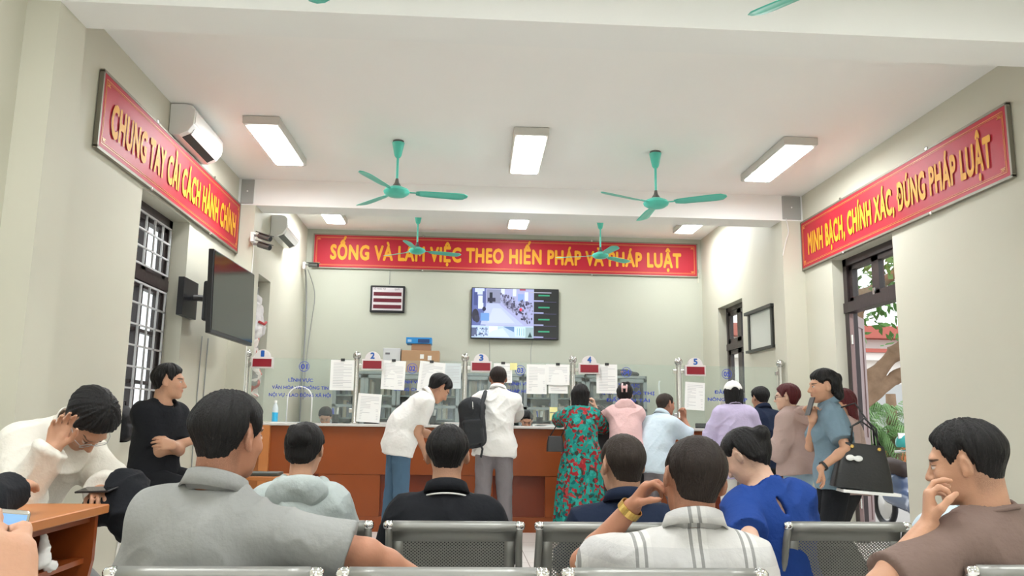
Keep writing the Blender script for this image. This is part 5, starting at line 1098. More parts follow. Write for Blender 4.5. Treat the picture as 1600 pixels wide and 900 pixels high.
def motorbike(x, y, col, label, helmet=None):
    r = thing('motorbike', label, 'motorbike', (x, y, -.12)); z = -.12; mt_ = mat('bike_' + col[0], col[1], .25, coat=.5)
    def wheel(yy): M().tube([(x, yy + .25 * math.cos(a), z + .27 + .25 * math.sin(a)) for a in np.linspace(0, 2 * math.pi, 25)[:-1]], .04, 8, closed=True).build('wheel', black, r, True); M().lathe([(.0, -.02), (.19, -.01), (.19, .01), (0, .02)], (x, yy, z + .27), (1, 0, 0), 16).build('rim', steel, r)
    wheel(y - .60); wheel(y + .60)
    F = Field([RC((x, y - .8, z + .3), (x, y + .9, z + 1.0), .3, .3)], .015)
    F.add(RC((x, y - .42, z + .62), (x, y - .50, z + .92), .13, .09), .05); F.add(RC((x, y - .40, z + .60), (x, y - .25, z + .30), .11, .12), .08); F.add(RC((x, y - .2, z + .32), (x, y + .4, z + .42), .12, .13), .08); F.add(RC((x, y + .2, z + .60), (x, y + .75, z + .66), .12, .07), .08); F.add(RC((x, y - .62, z + .55), (x, y - .50, z + .66), .10, .09), .04); P, Q = F.mesh(); raw_mesh('fairing', P, Q, mt_, r)
    M().tube([(x, y + .05, z + .76), (x, y + .4, z + .79), (x, y + .78, z + .80)], [.10, .12, .07], 12).build('saddle', mat('bike_saddle', (.05, .03, .025), .5), r, True)
    M().tube([(x - .33, y - .33, z + 1.0), (x - .12, y - .45, z + 1.03), (x + .12, y - .45, z + 1.03), (x + .33, y - .33, z + 1.0)], .016, 8).build('handlebar', chrome, r, True)
    for s_ in (-1, 1): M().tube([(x + s_ * .22, y - .42, z + 1.03), (x + s_ * .27, y - .46, z + 1.18)], .006, 6).build('mirror_stem', black, r); M().obox((x + s_ * .29, y - .47, z + 1.2), npv(1, 0, 0), npv(0, 1, 0), npv(0, 0, 1), .06, .008, .035).build('mirror', chrome, r, False, .005)
    M().lathe([(.0, -.06), (.06, -.04), (.07, 0)], (x, y - .56, z + .90), (0, 1, 0), 14).build('headlamp', white_p, r, True)
    if helmet:
        h = thing('helmet', helmet, 'helmet', (x - .22, y - .42, z + 1.06)); M().lathe([(.115, 0), (.13, .04), (.12, .10), (.08, .15), (.0, .17)], (x - .22, y - .42, z + 1.06), n=20).build('helmet_shell', mat('teal_shell', (.05, .42, .42), .25), h, True)
motorbike(5.78, 10.45, ('dark_blue', (.10, .14, .25)), 'dark blue motorbike parked just outside the open door', 'teal helmet on the handlebar of the dark blue motorbike')
# ------------------------------------------------------------------ the people
SK = skin_mat('skin_mid', (.53, .29, .185)); SK2 = skin_mat('skin_tan', (.44, .205, .125)); SK3 = skin_mat('skin_fair', (.64, .41, .30))
HB = hair_mat('black_hair', (.010, .009, .009)); HD = hair_mat('dark_brown_hair', (.022, .015, .012), .55); HR = hair_mat('dark_red_hair', (.085, .014, .016)); HT = hair_mat('thin_dark_hair', (.035, .026, .021), .6)
def stripe_shirt():
    mt = cloth('plaid_shirt_cloth', (.58, .57, .55), .3); nt, b = nodes_of(mt); src = b.inputs['Base Color'].links[0].from_socket
    tc = nd(nt, 'ShaderNodeTexCoord'); sp = nd(nt, 'ShaderNodeSeparateXYZ'); nt.links.new(tc.outputs['Object'], sp.inputs[0])
    def m_(op, a, b_=None):
        n = nd(nt, 'ShaderNodeMath', operation=op)
        for i, q in enumerate((a, b_)):
            if q is None: continue
            if isinstance(q, (int, float)): n.inputs[i].default_value = q
            else: nt.links.new(q, n.inputs[i])
        return n.outputs[0]
    cur = src
    def line(axis, off, per, w_, col, amt):
        nonlocal cur
        t_ = m_('ABSOLUTE', m_('SUBTRACT', m_('FRACT', m_('DIVIDE', m_('ADD', sp.outputs[axis], off + 10 * per), per)), .5)); k = m_('MULTIPLY', m_('LESS_THAN', t_, w_ / per / 2), amt)
        mx = nd(nt, 'ShaderNodeMix', data_type='RGBA'); nt.links.new(k, mx.inputs[0]); nt.links.new(cur, mx.inputs[6]); mx.inputs[7].default_value = (*col, 1); cur = mx.outputs[2]
    line(0, .072, .150, .05, (.70, .69, .66), .5); line(2, .03, .13, .05, (.46, .46, .46), .45); line(0, .066, .150, .009, (.16, .16, .155), .7); line(0, .090, .150, .009, (.16, .16, .155), .7)
    nt.links.new(cur, b.inputs['Base Color']); return mt
def floral():
    mt = cloth('floral_dress_cloth', (.02, .25, .22), .3); nt, b = nodes_of(mt); tc = nd(nt, 'ShaderNodeTexCoord'); nz = nd(nt, 'ShaderNodeTexNoise'); nz.inputs['Scale'].default_value = 14; nt.links.new(tc.outputs['Object'], nz.inputs['Vector'])
    ad = nd(nt, 'ShaderNodeVectorMath', operation='MULTIPLY_ADD'); ad.inputs[1].default_value = (.07, .07, .07); nt.links.new(nz.outputs['Color'], ad.inputs[0]); nt.links.new(tc.outputs['Object'], ad.inputs[2])
    vo = nd(nt, 'ShaderNodeTexVoronoi'); vo.inputs['Scale'].default_value = 34; nt.links.new(ad.outputs[0], vo.inputs['Vector']); sc = nd(nt, 'ShaderNodeSeparateColor'); nt.links.new(vo.outputs['Color'], sc.inputs[0])
    cr = nd(nt, 'ShaderNodeValToRGB'); cr.color_ramp.interpolation = 'CONSTANT'
    for k, (p_, c_) in enumerate(((0, (.015, .24, .20)), (.40, (.30, .02, .025)), (.60, (.03, .33, .28)), (.72, (.05, .045, .035)), (.84, (.01, .12, .12)), (.93, (.38, .05, .05)))):
        e = cr.color_ramp.elements[k] if k < 2 else cr.color_ramp.elements.new(p_); e.position = p_; e.color = (*c_, 1)
    nt.links.new(sc.outputs[0], cr.inputs[0]); nt.links.new(cr.outputs[0], b.inputs['Base Color']); return mt
c_grey = cloth('grey_polo_cloth', (.30, .305, .295), .3); c_white = cloth('white_cloth', (.78, .77, .74)); c_black = cloth('black_cloth', (.010, .011, .014)); c_navy = cloth('navy_cloth', (.010, .017, .040))
c_blue = cloth('royal_blue_cloth', (.014, .050, .235)); c_taupe = cloth('brown_taupe_cloth', (.185, .128, .108)); c_hood = cloth('pale_grey_green_cloth', (.42, .47, .46)); c_gtr = cloth('grey_trouser_cloth', (.21, .19, .20)); c_dark = cloth('dark_trouser_cloth', (.02, .02, .022))
c_jean = cloth('blue_denim', (.07, .13, .20), .4); c_denim = cloth('light_denim', (.16, .235, .29), .4); c_pink = cloth('pink_cloth', (.70, .46, .45)); c_pale = cloth('pale_blue_cloth', (.55, .65, .72)); c_lav = cloth('lavender_cloth', (.50, .44, .62)); c_beige = cloth('beige_hoodie_cloth', (.42, .31, .28)); c_lj = cloth('pale_jeans', (.38, .52, .62)); c_wt = cloth('off_white_trousers', (.66, .64, .58))
cream = cloth('cream_jacket_cloth', (.74, .71, .63)); c_gr2 = cloth('light_grey_trouser_cloth', (.27, .27, .27))
HRES = .0052
# --- front bench
A = person('A', 'man in grey polo shirt on the front bench, arm over the backrest', (-.642, 2.36, 1.119), dict(skin=SK2, hair=HB, top=c_grey, bottom=c_dark), H=1.72, face=-10, lean=-3, plean=2, side=4, hyaw=-30, hpitch=2, hroll=3, sit=True, T=.017, res=HRES, hres=.0045, hs=.98, sl=.72, loose=.010, amp=.026, wide=1.02, width_sh=1.03,
           RW=(-.06, 2.42, .70), worldR=True, RE=(1, -.9, .5), LW=(-.20, .28, -.42), Rd=(.3, .6, -.7), collar='polo', neckgap=.012)
B = person('B', 'man in pale plaid shirt on the front bench, hand raised to his left ear', (.681, 2.40, 1.013), dict(skin=SK2, hair=HD, top=stripe_shirt(), bottom=c_dark), H=1.68, face=0, lean=-3, plean=2, side=2, hyaw=3, hpitch=6, hroll=9, sit=True, T=.010, res=HRES, hres=.0045, hs=1.03, sl=.70, loose=.010, amp=.020, wide=1.04, width_sh=1.04,
           LW=(.520, 2.50, .925), worldL=True, LE=(-.7, .5, -1), Ld=(.09, -.05, .13), Ln=(.8, -.5, .1), Lh=(.5, .55, .6, .7), RW=(.22, .26, -.42), collar='polo', neckgap=.005)
M().lathe([(.034, -.012), (.037, -.012), (.037, .012), (.034, .012), (.034, -.012)], B['W']['L'] - nrm(B['W']['L'] - B['E']['L']) * .01, nrm(B['W']['L'] - B['E']['L']), 24).build('x', mat('gold_metal', (.75, .50, .15), .25, .9), B['root'])
C_ = person('C', 'man in brown crew neck shirt at bottom right, hand at his mouth', (1.481, 2.36, 1.072), dict(skin=SK, hair=HB, top=c_taupe, bottom=c_dark), H=1.70, face=20, lean=0, plean=2, side=-4, hyaw=52, hpitch=12, hroll=-4, sit=True, T=.016, res=HRES, hres=.0045, hs=.98, sl=.72, loose=.010, amp=.016, width_sh=1.02,
            LW=(1.315, 2.28, .905), worldL=True, LE=(-.35, -.3, -2.2), Ld=(.10, .10, .8), Ln=(.8, -.75, .1), Lh=(.75, .45, .5, .6), RW=(.24, .26, -.42), collar='crew', hair='fluffy' if 0 else 'short')
# --- second row
person('D', 'man in black polo with white collar line, back to us in the second row', (-.050, 3.32, 1.036), dict(skin=SK, hair=HB, top=c_black, bottom=c_dark), H=1.68, face=0, lean=-4, plean=2, hyaw=0, hpitch=8, sit=True, T=.015, res=.0062, hs=.97, loose=.010, amp=.016, collar='polo', neckgap=.02)
D = PEOPLE[-1][1]
mb = M(); n_ = 30; Rn_ = np.stack([D['Rc'][:, 0], nrm(np.cross(D['nd'], D['Rc'][:, 0])), D['nd']], 1)
mb.tube([D['NB'] + Rn_ @ npv(math.sin(a) * (D['nr'] + .033), math.cos(a) * (D['nr'] + .033), .0 + .014 * (1 - math.cos(a)) / 2 - .018 * (1 + math.cos(a)) / 2) for a in np.linspace(math.pi * .62, math.pi * 1.38, 20)], .0035, 6); mb.build('white_collar_line', c_white, D['root'], True)
person('E', 'man in navy polo with thinning hair in the second row, looking slightly left', (.650, 3.32, 1.006), dict(skin=SK, hair=HT, top=c_navy, bottom=c_dark), H=1.68, face=0, lean=-4, plean=2, hyaw=18, hpitch=4, sit=True, T=.009, res=.0062, hs=1.03, loose=.010, amp=.014, neckgap=.01, wide=1.05, width_sh=1.06)
F_ = person('F', 'woman in royal blue blouse with black ponytail, head bowed to the left', (1.170, 3.36, 1.045), dict(skin=SK3, hair=HB, top=c_blue, bottom=c_dark), H=1.62, fem=True, face=8, lean=2, plean=1, side=-10, hyaw=48, hpitch=38, hroll=0, sit=True, hair='pony', T=.013, res=.0062, hs=.98, sl=.60, loose=.010, amp=.014, collar='boat', open_back=True, width_sh=1.04, wide=1.02, neckr=.046,
            LW=(1.08, 3.20, .56), worldL=True, LE=(-.3, -1, -.3), RW=(.18, .34, -.36))
person('G', 'woman in pale grey hooded top with black hair bun, second row left', (-.625, 3.40, 1.050), dict(skin=SK, hair=HB, top=c_hood, bottom=c_dark), H=1.60, fem=True, face=4, lean=-2, plean=2, hyaw=-8, hpitch=12, sit=True, hair='bun', T=.013, hs=.95, res=.0065, sleeve='long', loose=.02, amp=.016, hood=True, collar='none', neckgap=.01)
person('X', 'person in pale blue shirt mostly hidden behind the brown shirt man', (2.11, 3.40, .973), dict(skin=SK, hair=HB, top=c_pale, bottom=c_dark), H=1.68, face=5, lean=8, sit=True, res=.008, loose=.02, amp=.014, collar='shirt', sleeve='long', wide=1.08, width_sh=1.15)
# --- left side
H_ = person('H', 'man in cream jacket bent over the wooden desk, cheek resting on his hand', (-1.602, 3.66, 1.150), dict(skin=SK, hair=HB, top=cream, bottom=c_gr2), H=1.72, face=-112, lean=38, plean=.2, side=-6, hyaw=-108, hpitch=70, hroll=12, sit=True, T=.022, res=.0062, hs=1.08, sleeve='long', loose=.022, amp=.024, collar='band', wide=1.05,
             RW=(-1.640, 3.46, 1.045), worldR=True, RE=(.4, .2, -1), Rd=(.16, .05, .9), Rn=(.2, .5, .5), Rh=(.25, .3, .35, .4), LW=(-1.50, 3.60, .865), worldL=True, LE=(-1, -.2, -.5), Ld=(.3, -.6, -.05), Ln=(0, 0, -1), Lh=.5, legs={'R': (-1.42, 3.75, .085), 'L': (-1.30, 4.0, .085)})
glasses(H_, MATS['grille_paint'])
I_ = person('I', 'man in black t-shirt with folded arms sitting sideways below the barred window', (-2.085, 6.0, 1.425), dict(skin=SK, hair=HB, top=c_black, bottom=c_black), H=1.74, face=-116, lean=5, plean=-.4, hyaw=-84, hpitch=2, sit=True, T=.018, res=.0062, loose=.012, amp=.012, collar='crew', sl=.66,
            RW=(-.13, .19, -.25), LW=(.12, .24, -.28), Rd=(-.95, .05, .15), Ld=(.95, -.1, .1), Rn=(0, -1, -.2), Ln=(0, -1, -.2), RE=(.6, -.2, -1), LE=(-.6, -.2, -1), Rh=.5, Lh=.5, legs={'R': (-1.62, 5.95, .30), 'L': (-1.62, 6.15, .30)})
mb = M(); mb.tube([I_['NB'] + I_['Rc'] @ npv(math.sin(a) * .075, math.cos(a) * .07 + .02, -.03 - .045 * (1 + math.cos(a)) / 2) for a in np.linspace(0, 6.283, 25)[:-1]], .0022, 6, closed=True); mb.build('necklace', steel, I_['root'], True)
person('W', 'person in black top at the left edge beside the desk, only a shoulder showing', (-1.75, 2.92, 1.13), dict(skin=SK, hair=HD, top=c_black, bottom=c_dark), H=1.64, fem=True, face=-70, lean=18, sit=True, RW=(.02, .30, -.08), RE=(1, .3, -.25), hair='long', T=.018, res=.009, sleeve='long', loose=.02, collar='crew', hyaw=-60)
# --- at the counter
J = person('J', 'man in white polo and jeans bending forward in profile before window 2', (-.215, 7.95, 1.485), dict(skin=SK, hair=HB, top=c_white, bottom=c_jean, shoe=mat('white_shoe', (.6, .6, .6), .5)), H=1.72, face=-72, lean=40, plean=.25, hyaw=-70, hpitch=44, T=.022, res=.0075, hs=1.05, bottom='jeans', loose=.012, amp=.016, sl=.60, hem=.14, RW=(-.335, 7.92, .90), worldR=True, RE=(0, -.4, -1), LW=(-.16, 8.15, 1.0), worldL=True)
K = person('K', 'man in white shirt and grey trousers with a black backpack on one shoulder', (.365, 8.30, 1.605), dict(skin=SK2, hair=HD, top=c_white, bottom=c_gtr), H=1.73, face=-8, lean=5, side=3, hyaw=6, hpitch=16, T=.012, res=.0075, sleeve='long', loose=.014, amp=.022, hem=.13, collar='shirt', RW=(.58, 8.80, 1.20), worldR=True, RE=(1, -.4, -.6), LW=(.22, 8.82, 1.22), worldL=True, LE=(-.8, -.6, -.4), wide=1.0)
L_ = person('L', 'woman in teal and red floral dress leaning on the counter, hand at her cheek', (1.216, 8.33, 1.455), dict(skin=SK3, hair=HB, top=floral(), bottom=floral()), H=1.60, fem=True, face=-4, lean=12, plean=.4, hyaw=-14, hpitch=6, hair='bob', T=.020, res=.0075, bottom='dress', dress_len=.17, sleeve='short', sl=.95, loose=.016, amp=.012, collar='none', width_sh=1.1, wide=1.08, RW=(1.40, 8.56, 1.345), worldR=True, RE=(.6, .3, -1), Rd=(-.2, 0, 1), Rh=.6, LW=(1.02, 8.90, 1.20), worldL=True, LE=(-1, -.5, -.6))
M_p = person('M', 'woman in pale pink hooded top with pink hair claw leaning on the counter', (1.690, 8.42, 1.475), dict(skin=SK3, hair=HB, top=c_pink, bottom=c_dark), H=1.58, fem=True, face=-6, lean=16, plean=.6, hyaw=-14, hpitch=10, hair='claw', T=.018, res=.0075, sleeve='long', loose=.026, amp=.014, hood=True, collar='none', LW=(1.50, 8.84, 1.20), worldL=True, LE=(-1, -.3, -.7), RW=(1.85, 8.86, 1.20), worldR=True, RE=(1, -.3, -.7))
N_ = person('N', 'older man in pale blue shirt in profile at window 4, hand at his mouth', (2.090, 8.30, 1.375), dict(skin=SK2, hair=HT, top=c_pale, bottom=c_gtr), H=1.60, face=-50, lean=20, plean=.5, hyaw=-66, hpitch=8, T=.009, res=.0075, loose=.02, amp=.012, sl=.70, collar='shirt', RW=(2.27, 8.30, 1.24), worldR=True, RE=(.6, .2, -1), Rd=(-.05, .05, 1), Rn=(0, -1, .1), Rh=.7, LW=(2.30, 8.75, 1.20), worldL=True)
O_ = person('O', 'woman in long lavender jacket and white cap with off-white trousers', (2.672, 7.95, 1.480), dict(skin=SK3, hair=HB, top=c_lav, bottom=c_wt, shoe=mat('white_shoe', (.6, .6, .6), .5)), H=1.60, fem=True, face=-2, lean=4, hyaw=-8, hpitch=8, hair='cap', T=.018, res=.0075, sleeve='long', loose=.028, amp=.014, hem=.235, collar='shirt', wide=1.08, width_sh=1.12, RW=(.14, .28, -.24), LW=(-.13, .28, -.24))
person('P', 'man in navy jacket partly behind the woman in lavender', (3.115, 8.42, 1.46), dict(skin=SK, hair=HB, top=c_navy, bottom=c_dark), H=1.62, face=10, lean=8, hyaw=18, hpitch=8, T=.018, res=.008, sleeve='long', loose=.02, collar='shirt', RW=(.14, .32, -.25), LW=(-.14, .32, -.25))
Q_ = person('Q', 'woman with short dark red hair, glasses and beige hooded top, facing left', (2.745, 6.80, 1.415), dict(skin=SK3, hair=HR, top=c_beige, bottom=c_lj), H=1.58, fem=True, face=42, lean=8, hyaw=64, hpitch=4, hair='bob2', T=.020, res=.0075, sleeve='long', loose=.030, amp=.016, hood=True, collar='none', hem=.06, LW=(-.12, .24, -.30), RW=(.12, .24, -.30), wide=1.08, width_sh=1.08, bottom='jeans')
glasses(Q_, black)
R_ = person('R', 'woman in denim shirt and black trousers, phone at her face, black handbag on shoulder', (2.572, 5.70, 1.455), dict(skin=SK, hair=HB, top=c_denim, bottom=c_black), H=1.60, fem=True, face=74, lean=3, hyaw=86, hpitch=4, hroll=0, hair='wavy', T=.022, res=.0062, hs=1.06, sleeve='short', sl=.66, loose=.016, amp=.014, collar='shirt', hem=.12,
            LW=(2.40, 5.42, .90), worldL=True, LE=(-.2, -1, -.1), Ld=(.30, .12, -1), Ln=(-.1, 1, 0), Lh=.3, RW=(2.47, 5.66, 1.215), worldR=True, RE=(.5, .2, -1), Rd=(.02, .10, .9), Rn=(-.9, -.3, .1), Rh=.7)
S_ = person('S', 'person with long dark reddish hair standing behind the woman in denim', (2.985, 6.30, 1.36), dict(skin=SK, hair=HR, top=c_beige, bottom=c_dark), H=1.56, fem=True, face=70, hyaw=80, hair='long', T=.018, res=.008, sleeve='short', loose=.015, collar='crew', RW=(.1, .3, .05), LW=(-.12, .22, -.25))
# --- clerks behind the counter
T_ = person('T', 'clerk with glasses seated behind window 4 facing the customers', (1.745, 10.25, 1.28), dict(skin=SK, hair=HB, top=c_white, bottom=c_dark), H=1.62, fem=True, face=178, lean=6, hyaw=172, hpitch=12, sit=True, hair='bun', T=.014, res=.0075, sleeve='long', collar='shirt', RW=(1.60, 9.97, .80), LW=(1.88, 9.97, .80), worldR=True, worldL=True)
glasses(T_, black)
person('U', 'clerk seated low behind glass 01, only dark hair visible', (-1.67, 10.3, 1.215), dict(skin=SK, hair=HB, top=c_pale, bottom=c_dark), H=1.60, fem=True, face=180, lean=14, hpitch=35, sit=True, hair='short', T=.018, res=.009, sleeve='long', collar='shirt', LW=(-1.5, 9.98, .80), RW=(-1.76, 9.98, .80), worldR=True, worldL=True)
person('V', 'clerk seated low behind glass 03 beside the man with the backpack', (.82, 10.3, 1.205), dict(skin=SK, hair=HB, top=c_pale, bottom=c_dark), H=1.60, fem=True, face=180, lean=14, hpitch=30, sit=True, hair='short', T=.018, res=.009, sleeve='long', collar='shirt', LW=(.92, 9.98, .80), RW=(.67, 9.98, .80), worldR=True, worldL=True)
for q, lb in ((T_, 'office chair of the clerk with glasses'), (PEOPLE[-2][1], 'office chair at the left end of the counter'), (PEOPLE[-1][1], 'office chair beside the backpack man')):
    x, y, z = q['pel']; r = thing('office_chair', 'black ' + lb + ' behind the counter', 'chair', (x, y, 0)); zz = z - .13; M().bbox(x - .23, x + .23, y - .2, y + .25, zz - .06, zz, .02).build('seat', black, r); M().bbox(x - .21, x + .21, y + .24, y + .28, zz + .08, zz + .42, .02).build('backrest', black, r); M().tube([(x, y, zz - .06), (x, y, .08)], .025, 10).build('column', chrome, r, True)
    M().tube([(x, y + .25, zz - .03), (x, y + .30, zz), (x, y + .28, zz + .15)], .012, 8).build('back_support', black, r, True)
    for k in range(5): a = k * 1.2566; M().tube([(x, y, .09), (x + .28 * math.cos(a), y + .28 * math.sin(a), .03)], .018, 8).build('leg', black, r, True)
# --- phone hand at the lower left edge
Y_ = person('Y', 'person at the lower left corner holding a silver phone, only the hand in view', (-.80, .34, 1.22), dict(skin=SK, hair=HB, top=c_white, bottom=c_dark), H=1.68, face=-6, lean=4, sit=True, res=.0055, sleeve='short', loose=.012, collar='crew', RW=(-.303, .70, .995), worldR=True, RE=(.5, -.5, -1), Rd=(-.38, .30, .85), Rn=(-.55, .8, .0), Rh=(.42, .40, .42, .46), LW=(-.16, .26, -.42), width_sh=.9)

# ------------------------------------------------------------------ things people wear or carry
# tidy the watch
for o in list(B['root'].children):
    if o.name.startswith('x'): o.name = 'gold_wristwatch'
# white cap
def W_of(ctx, p): return hw(ctx, p)
hc = O_; F = Field([EL(hc['hc'] + hc['Rh'] @ (npv(0, -.01, .05) * hc['hsz']), (.16, .2, .13))], .006, .05)
s_ = hc['hsz']; F.add(EL(hw(hc, (0, -.018, .038)), npv(.099, .118, .108) * s_, hc['Rh']), .001); F.half(hw(hc, (0, 0, .028)), -hc['Rh'][:, 2]); F.add(EL(hw(hc, (0, .115, .034)), npv(.07, .07, .007) * s_, hc['Rh'] @ rotx(-12)), .01); F.cut(EL(hw(hc, (0, -.125, .030)), npv(.032, .05, .026) * s_, hc['Rh']), .004); P, Q = F.mesh()
r = thing('cap', 'white baseball cap on the woman in lavender', 'cap', hc['hc']); raw_mesh('cap_shell', P, Q, c_white, r); M().lathe([(.0, 0), (.008, .001), (.006, .006), (0, .008)], hw(hc, (0, -.018, .145)), hc['Rh'][:, 2], 10).build('top_button', c_white, r, True)
# pink hair claw
r = thing('hair_claw', 'pale pink hair claw in the black hair of the pink hooded woman', 'hair clip', hw(M_p, (0, -.15, .05))); pk = mat('pink_plastic', (.75, .48, .48), .3)
M().tube([hw(M_p, (-.022, -.135, .10)), hw(M_p, (-.024, -.158, .06)), hw(M_p, (-.022, -.150, .0))], .008, 8).build('claw_arm', pk, r, True); M().tube([hw(M_p, (.028, -.150, .085)), hw(M_p, (.028, -.160, .05)), hw(M_p, (.024, -.150, .0))], .008, 8).build('claw_arm', pk, r, True); M().obox(hw(M_p, (.002, -.160, .055)), M_p['Rh'][:, 0], M_p['Rh'][:, 1], M_p['Rh'][:, 2], .026, .006, .014).build('hinge', pk, r, False, .003)
# phones
def phone(c, u, n, label, case, scr_m, w_=.037, h=.078):
    u = nrm(u); n = nrm(npv_(n) - u * np.dot(u, npv_(n))); t_ = np.cross(u, n); r = thing('phone', label, 'phone', c)
    M().obox(c, t_, u, n, w_, h, .004).build('case', case, r, False, .003); M().obox(npv_(c) + n * .0043, t_, u, n, w_ - .003, h - .004, .0004).build('screen', scr_m, r)
    for k in (-1, 1): M().lathe([(0, 0), (.005, .0005), (.005, .001)], npv_(c) - n * .004 + u * (h - .015) + t_ * k * .012, -n, 10).build('camera_lens', black, r)
    return r
blue_scr = mat('blue_phone_screen', (.16, .30, .55), .2, emit=.7); hd = Y_['W']['R']
r = phone((-.420, .750, 1.012), (.04, .18, 1), (.60, -.80, .0), 'silver edged phone with a blue screen held at the lower left corner', steel, blue_scr, .038, .080)
phone(tuple(H_['W']['L'] + npv(.02, -.075, .012)), (.9, -.25, .05), (0, -.2, 1), 'black phone in the left hand of the man in cream jacket', black, MATS['dark_glossy_screen'])
phone((2.445, 5.640, 1.315), (.35, .05, .95), (.95, .1, -.35), 'black phone held at the face of the woman in denim', black, black, .033, .068)
# watch / bracelet
for ctx, sd, m_, nm in ((R_, 'L', black, 'black_bracelet'),): M().lathe([(.031, -.009), (.034, -.009), (.034, .009), (.031, .009), (.031, -.009)], ctx['W'][sd] - nrm(ctx['W'][sd] - ctx['E'][sd]) * .03, nrm(ctx['W'][sd] - ctx['E'][sd]), 20).build(nm, m_, ctx['root'])
# backpack of K
nyl = cloth('dark_grey_nylon', (.028, .030, .034), .3, .65); r = thing('backpack', 'dark grey backpack hanging from the left shoulder of the white shirt man', 'backpack', (.12, 8.10, 1.15))
F = Field([BX((.12, 8.08, 1.17), (.2, .2, .35))], .007); Rb = roty(-8); F.add(BX((.115, 8.10, 1.15), (.125, .085, .225), Rb, .07)); F.add(EL((.10, 8.08, 1.32), (.115, .08, .10), Rb), .05); F.add(BX((.125, 8.02, 1.08), (.095, .035, .12), Rb, .03), .012); P, Q = F.mesh(); P = folds(P, normals(P, Q), .014, 9); raw_mesh('bag_body', P, Q, nyl, r)
SL = K['S']['L']
M().tube([(.16, 8.04, .98), (.20, 8.00, 1.15), (.20, 8.02, 1.35), SL + npv(.03, -.05, .075), SL + npv(.03, .04, .085), SL + npv(.02, .11, .0), (.13, 8.22, 1.15)], [.014, .018, .022, .024, .022, .018, .014], 8).build('shoulder_strap', nyl, r, True)
M().tube([(.17, 8.03, 1.0), (.215, 8.0, .92), (.20, 8.0, .84)], .011, 8).tube([(.09, 8.02, 1.42), (.10, 8.02, 1.30)], .004, 6).build('loose_strap', nyl, r, True); M().tube([(.11, 8.002, 1.37), (.115, 8.0, 1.30)], .006, 6).build('zip_pull', steel, r)
r = thing('slip_of_paper', 'folded slip of paper sticking out beside the grey trousers', 'paper', (.56, 8.25, .84)); M().obox(npv(.515, 8.22, .84), nrm(npv(.9, .2, .4)), nrm(npv(-.2, 1, 0)), nrm(npv(-.4, 0, 1)), .035, .001, .025).build('slip', paper_m, r)
# black shoulder bag of L
def bag(label, c, hx, hy, hz, taper, strap, mt_, name='handbag', Rm=None):
    r = thing(name, label, 'handbag', c); c = npv_(c); Rm = np.eye(3) if Rm is None else Rm; mb = M(); n = 9
    def fn(i, j):
        a = 2 * math.pi * i / 32; v = j / (n - 1); k = 1 - taper * v; e = .35; cs_, sn = math.cos(a), math.sin(a); x = hx * k * math.copysign(abs(cs_) ** e, cs_); y = hy * (1 - .55 * v) * math.copysign(abs(sn) ** e, sn); bulge = 1 + .06 * math.sin(math.pi * v)
        return c + Rm @ npv(x * bulge, y * bulge, -hz + 2 * hz * v)
    mb.grid(fn, 32, n, True); mb.face([i * n for i in range(32)][::-1]); mb.face([i * n + n - 1 for i in range(32)]); mb.build('bag_body', mt_, r, 'auto', .004)
    for st in strap: M().tube(st, .006, 8).build('strap', mt_, r, True)
    return r
leather = mat('black_leather', (.010, .010, .011), .38, 0, .15, 60)
E_ = L_['E']['L']; bag('black shoulder bag hanging at the left elbow of the floral dress woman', (.93, 8.10, .975), .085, .05, .075, .2, [[(.88, 8.1, 1.05), (.96, 8.12, 1.18), (1.04, 8.14, 1.27), (1.06, 8.12, 1.18), (.99, 8.1, 1.05)]], leather)
bag('black handbag resting against the counter between floral and pink women', (1.52, 8.70, 1.02), .13, .06, .11, .25, [[(1.44, 8.7, 1.13), (1.45, 8.7, 1.22), (1.54, 8.7, 1.24), (1.58, 8.7, 1.13)]], leather)
SLr = R_['S']['L']; SRr = R_['S']['R']
Rb = rotz(-8) @ roty(6); cb = npv(2.69, 5.42, .915); r = bag('large black trapezoid handbag on the shoulder of the woman in denim', cb, .195, .075, .150, .36, [], leather, Rm=Rb)
def bp_(x, y, z): return cb + Rb @ npv(x, y, z)
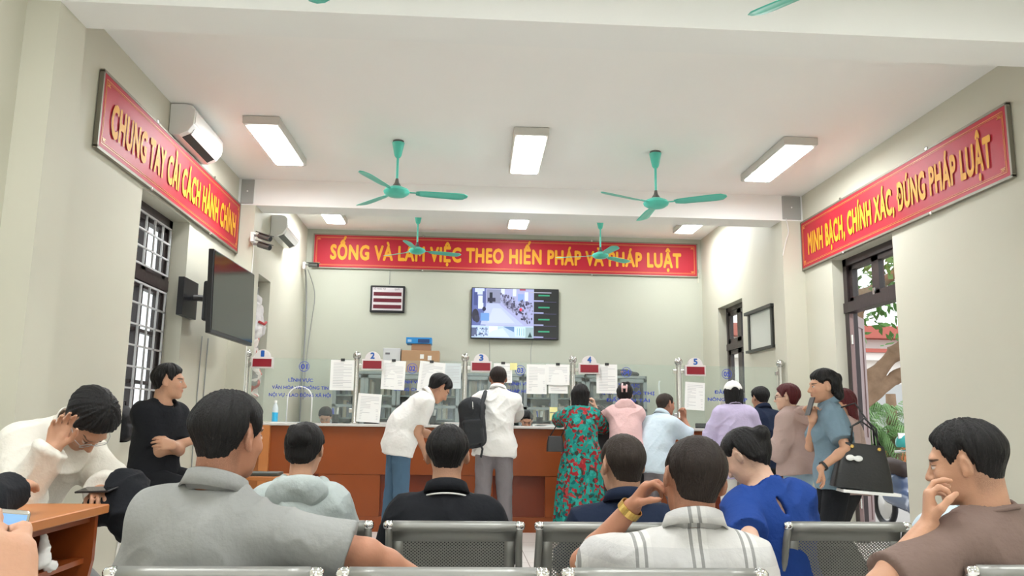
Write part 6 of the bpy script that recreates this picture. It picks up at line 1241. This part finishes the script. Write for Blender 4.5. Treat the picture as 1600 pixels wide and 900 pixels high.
M().tube([bp_(-.09, -.03, .14), bp_(-.085, -.02, .26), bp_(-.01, -.02, .32), bp_(.07, -.02, .26), bp_(.085, -.03, .14)], .0065, 8).build('carry_handle', leather, r, True); M().tube([bp_(-.09, .03, .14), bp_(-.085, .03, .25), bp_(-.01, .03, .30), bp_(.07, .03, .25), bp_(.085, .03, .14)], .0065, 8).build('carry_handle', leather, r, True)
M().tube([bp_(.115, 0, .14), bp_(.07, .04, .26), bp_(-.05, .06, .42), SLr + npv(.03, -.02, .06), SLr + npv(-.02, .03, .06), SLr + npv(-.08, .10, -.10), bp_(-.12, .05, .14)], .006, 8).build('shoulder_strap', leather, r, True)
gm = MATS['gold_metal']
for x in (-.09, .085): M().lathe([(0, 0), (.013, .002), (.010, .006), (0, .007)], bp_(x, -.052, .125), -Rb[:, 1], 12).build('gold_ring', gm, r)
F = Field([RC(bp_(-.10, -.085, .06), bp_(0, -.085, .04), .04, .04)], .004); F.add(EL(bp_(-.105, -.075, .05), (.030, .010, .020)), .01); F.add(EL(bp_(-.052, -.075, .05), (.030, .010, .020)), .01); P, Q = F.mesh(); raw_mesh('white_charm', P, Q, white_p, r)
r = thing('white_folder', 'white folder corner held under the large black handbag', 'folder', bp_(.05, .02, -.16)); M().obox(bp_(.045, .0, -.163), Rb @ nrm((1, 0, .04)), Rb[:, 1], Rb @ nrm((-.04, 0, 1)), .185, .085, .010).build('cover', white_p, r, False, .004)
# black jacket over the lap of H
F = Field([RC((-1.45, 3.65, .9), (-1.35, 3.6, .6), .25, .25)], .008); F.add(EL((-1.40, 3.62, .84), (.075, .09, .10)), .01); F.add(EL((-1.36, 3.6, .76), (.07, .09, .10)), .05); F.add(EL((-1.46, 3.62, .80), (.08, .09, .05)), .04); P, Q = F.mesh(); P = folds(P, normals(P, Q), .035, 12)
r = thing('jacket', 'crumpled black jacket on the lap of the man in cream jacket', 'jacket', (-1.38, 3.62, .76)); raw_mesh('jacket_cloth', P, Q, c_black, r)
# black t-shirt front under the cream jacket stays part of his clothes
for o in bpy.data.objects:
    if '_o' in o.keys(): del o['_o']
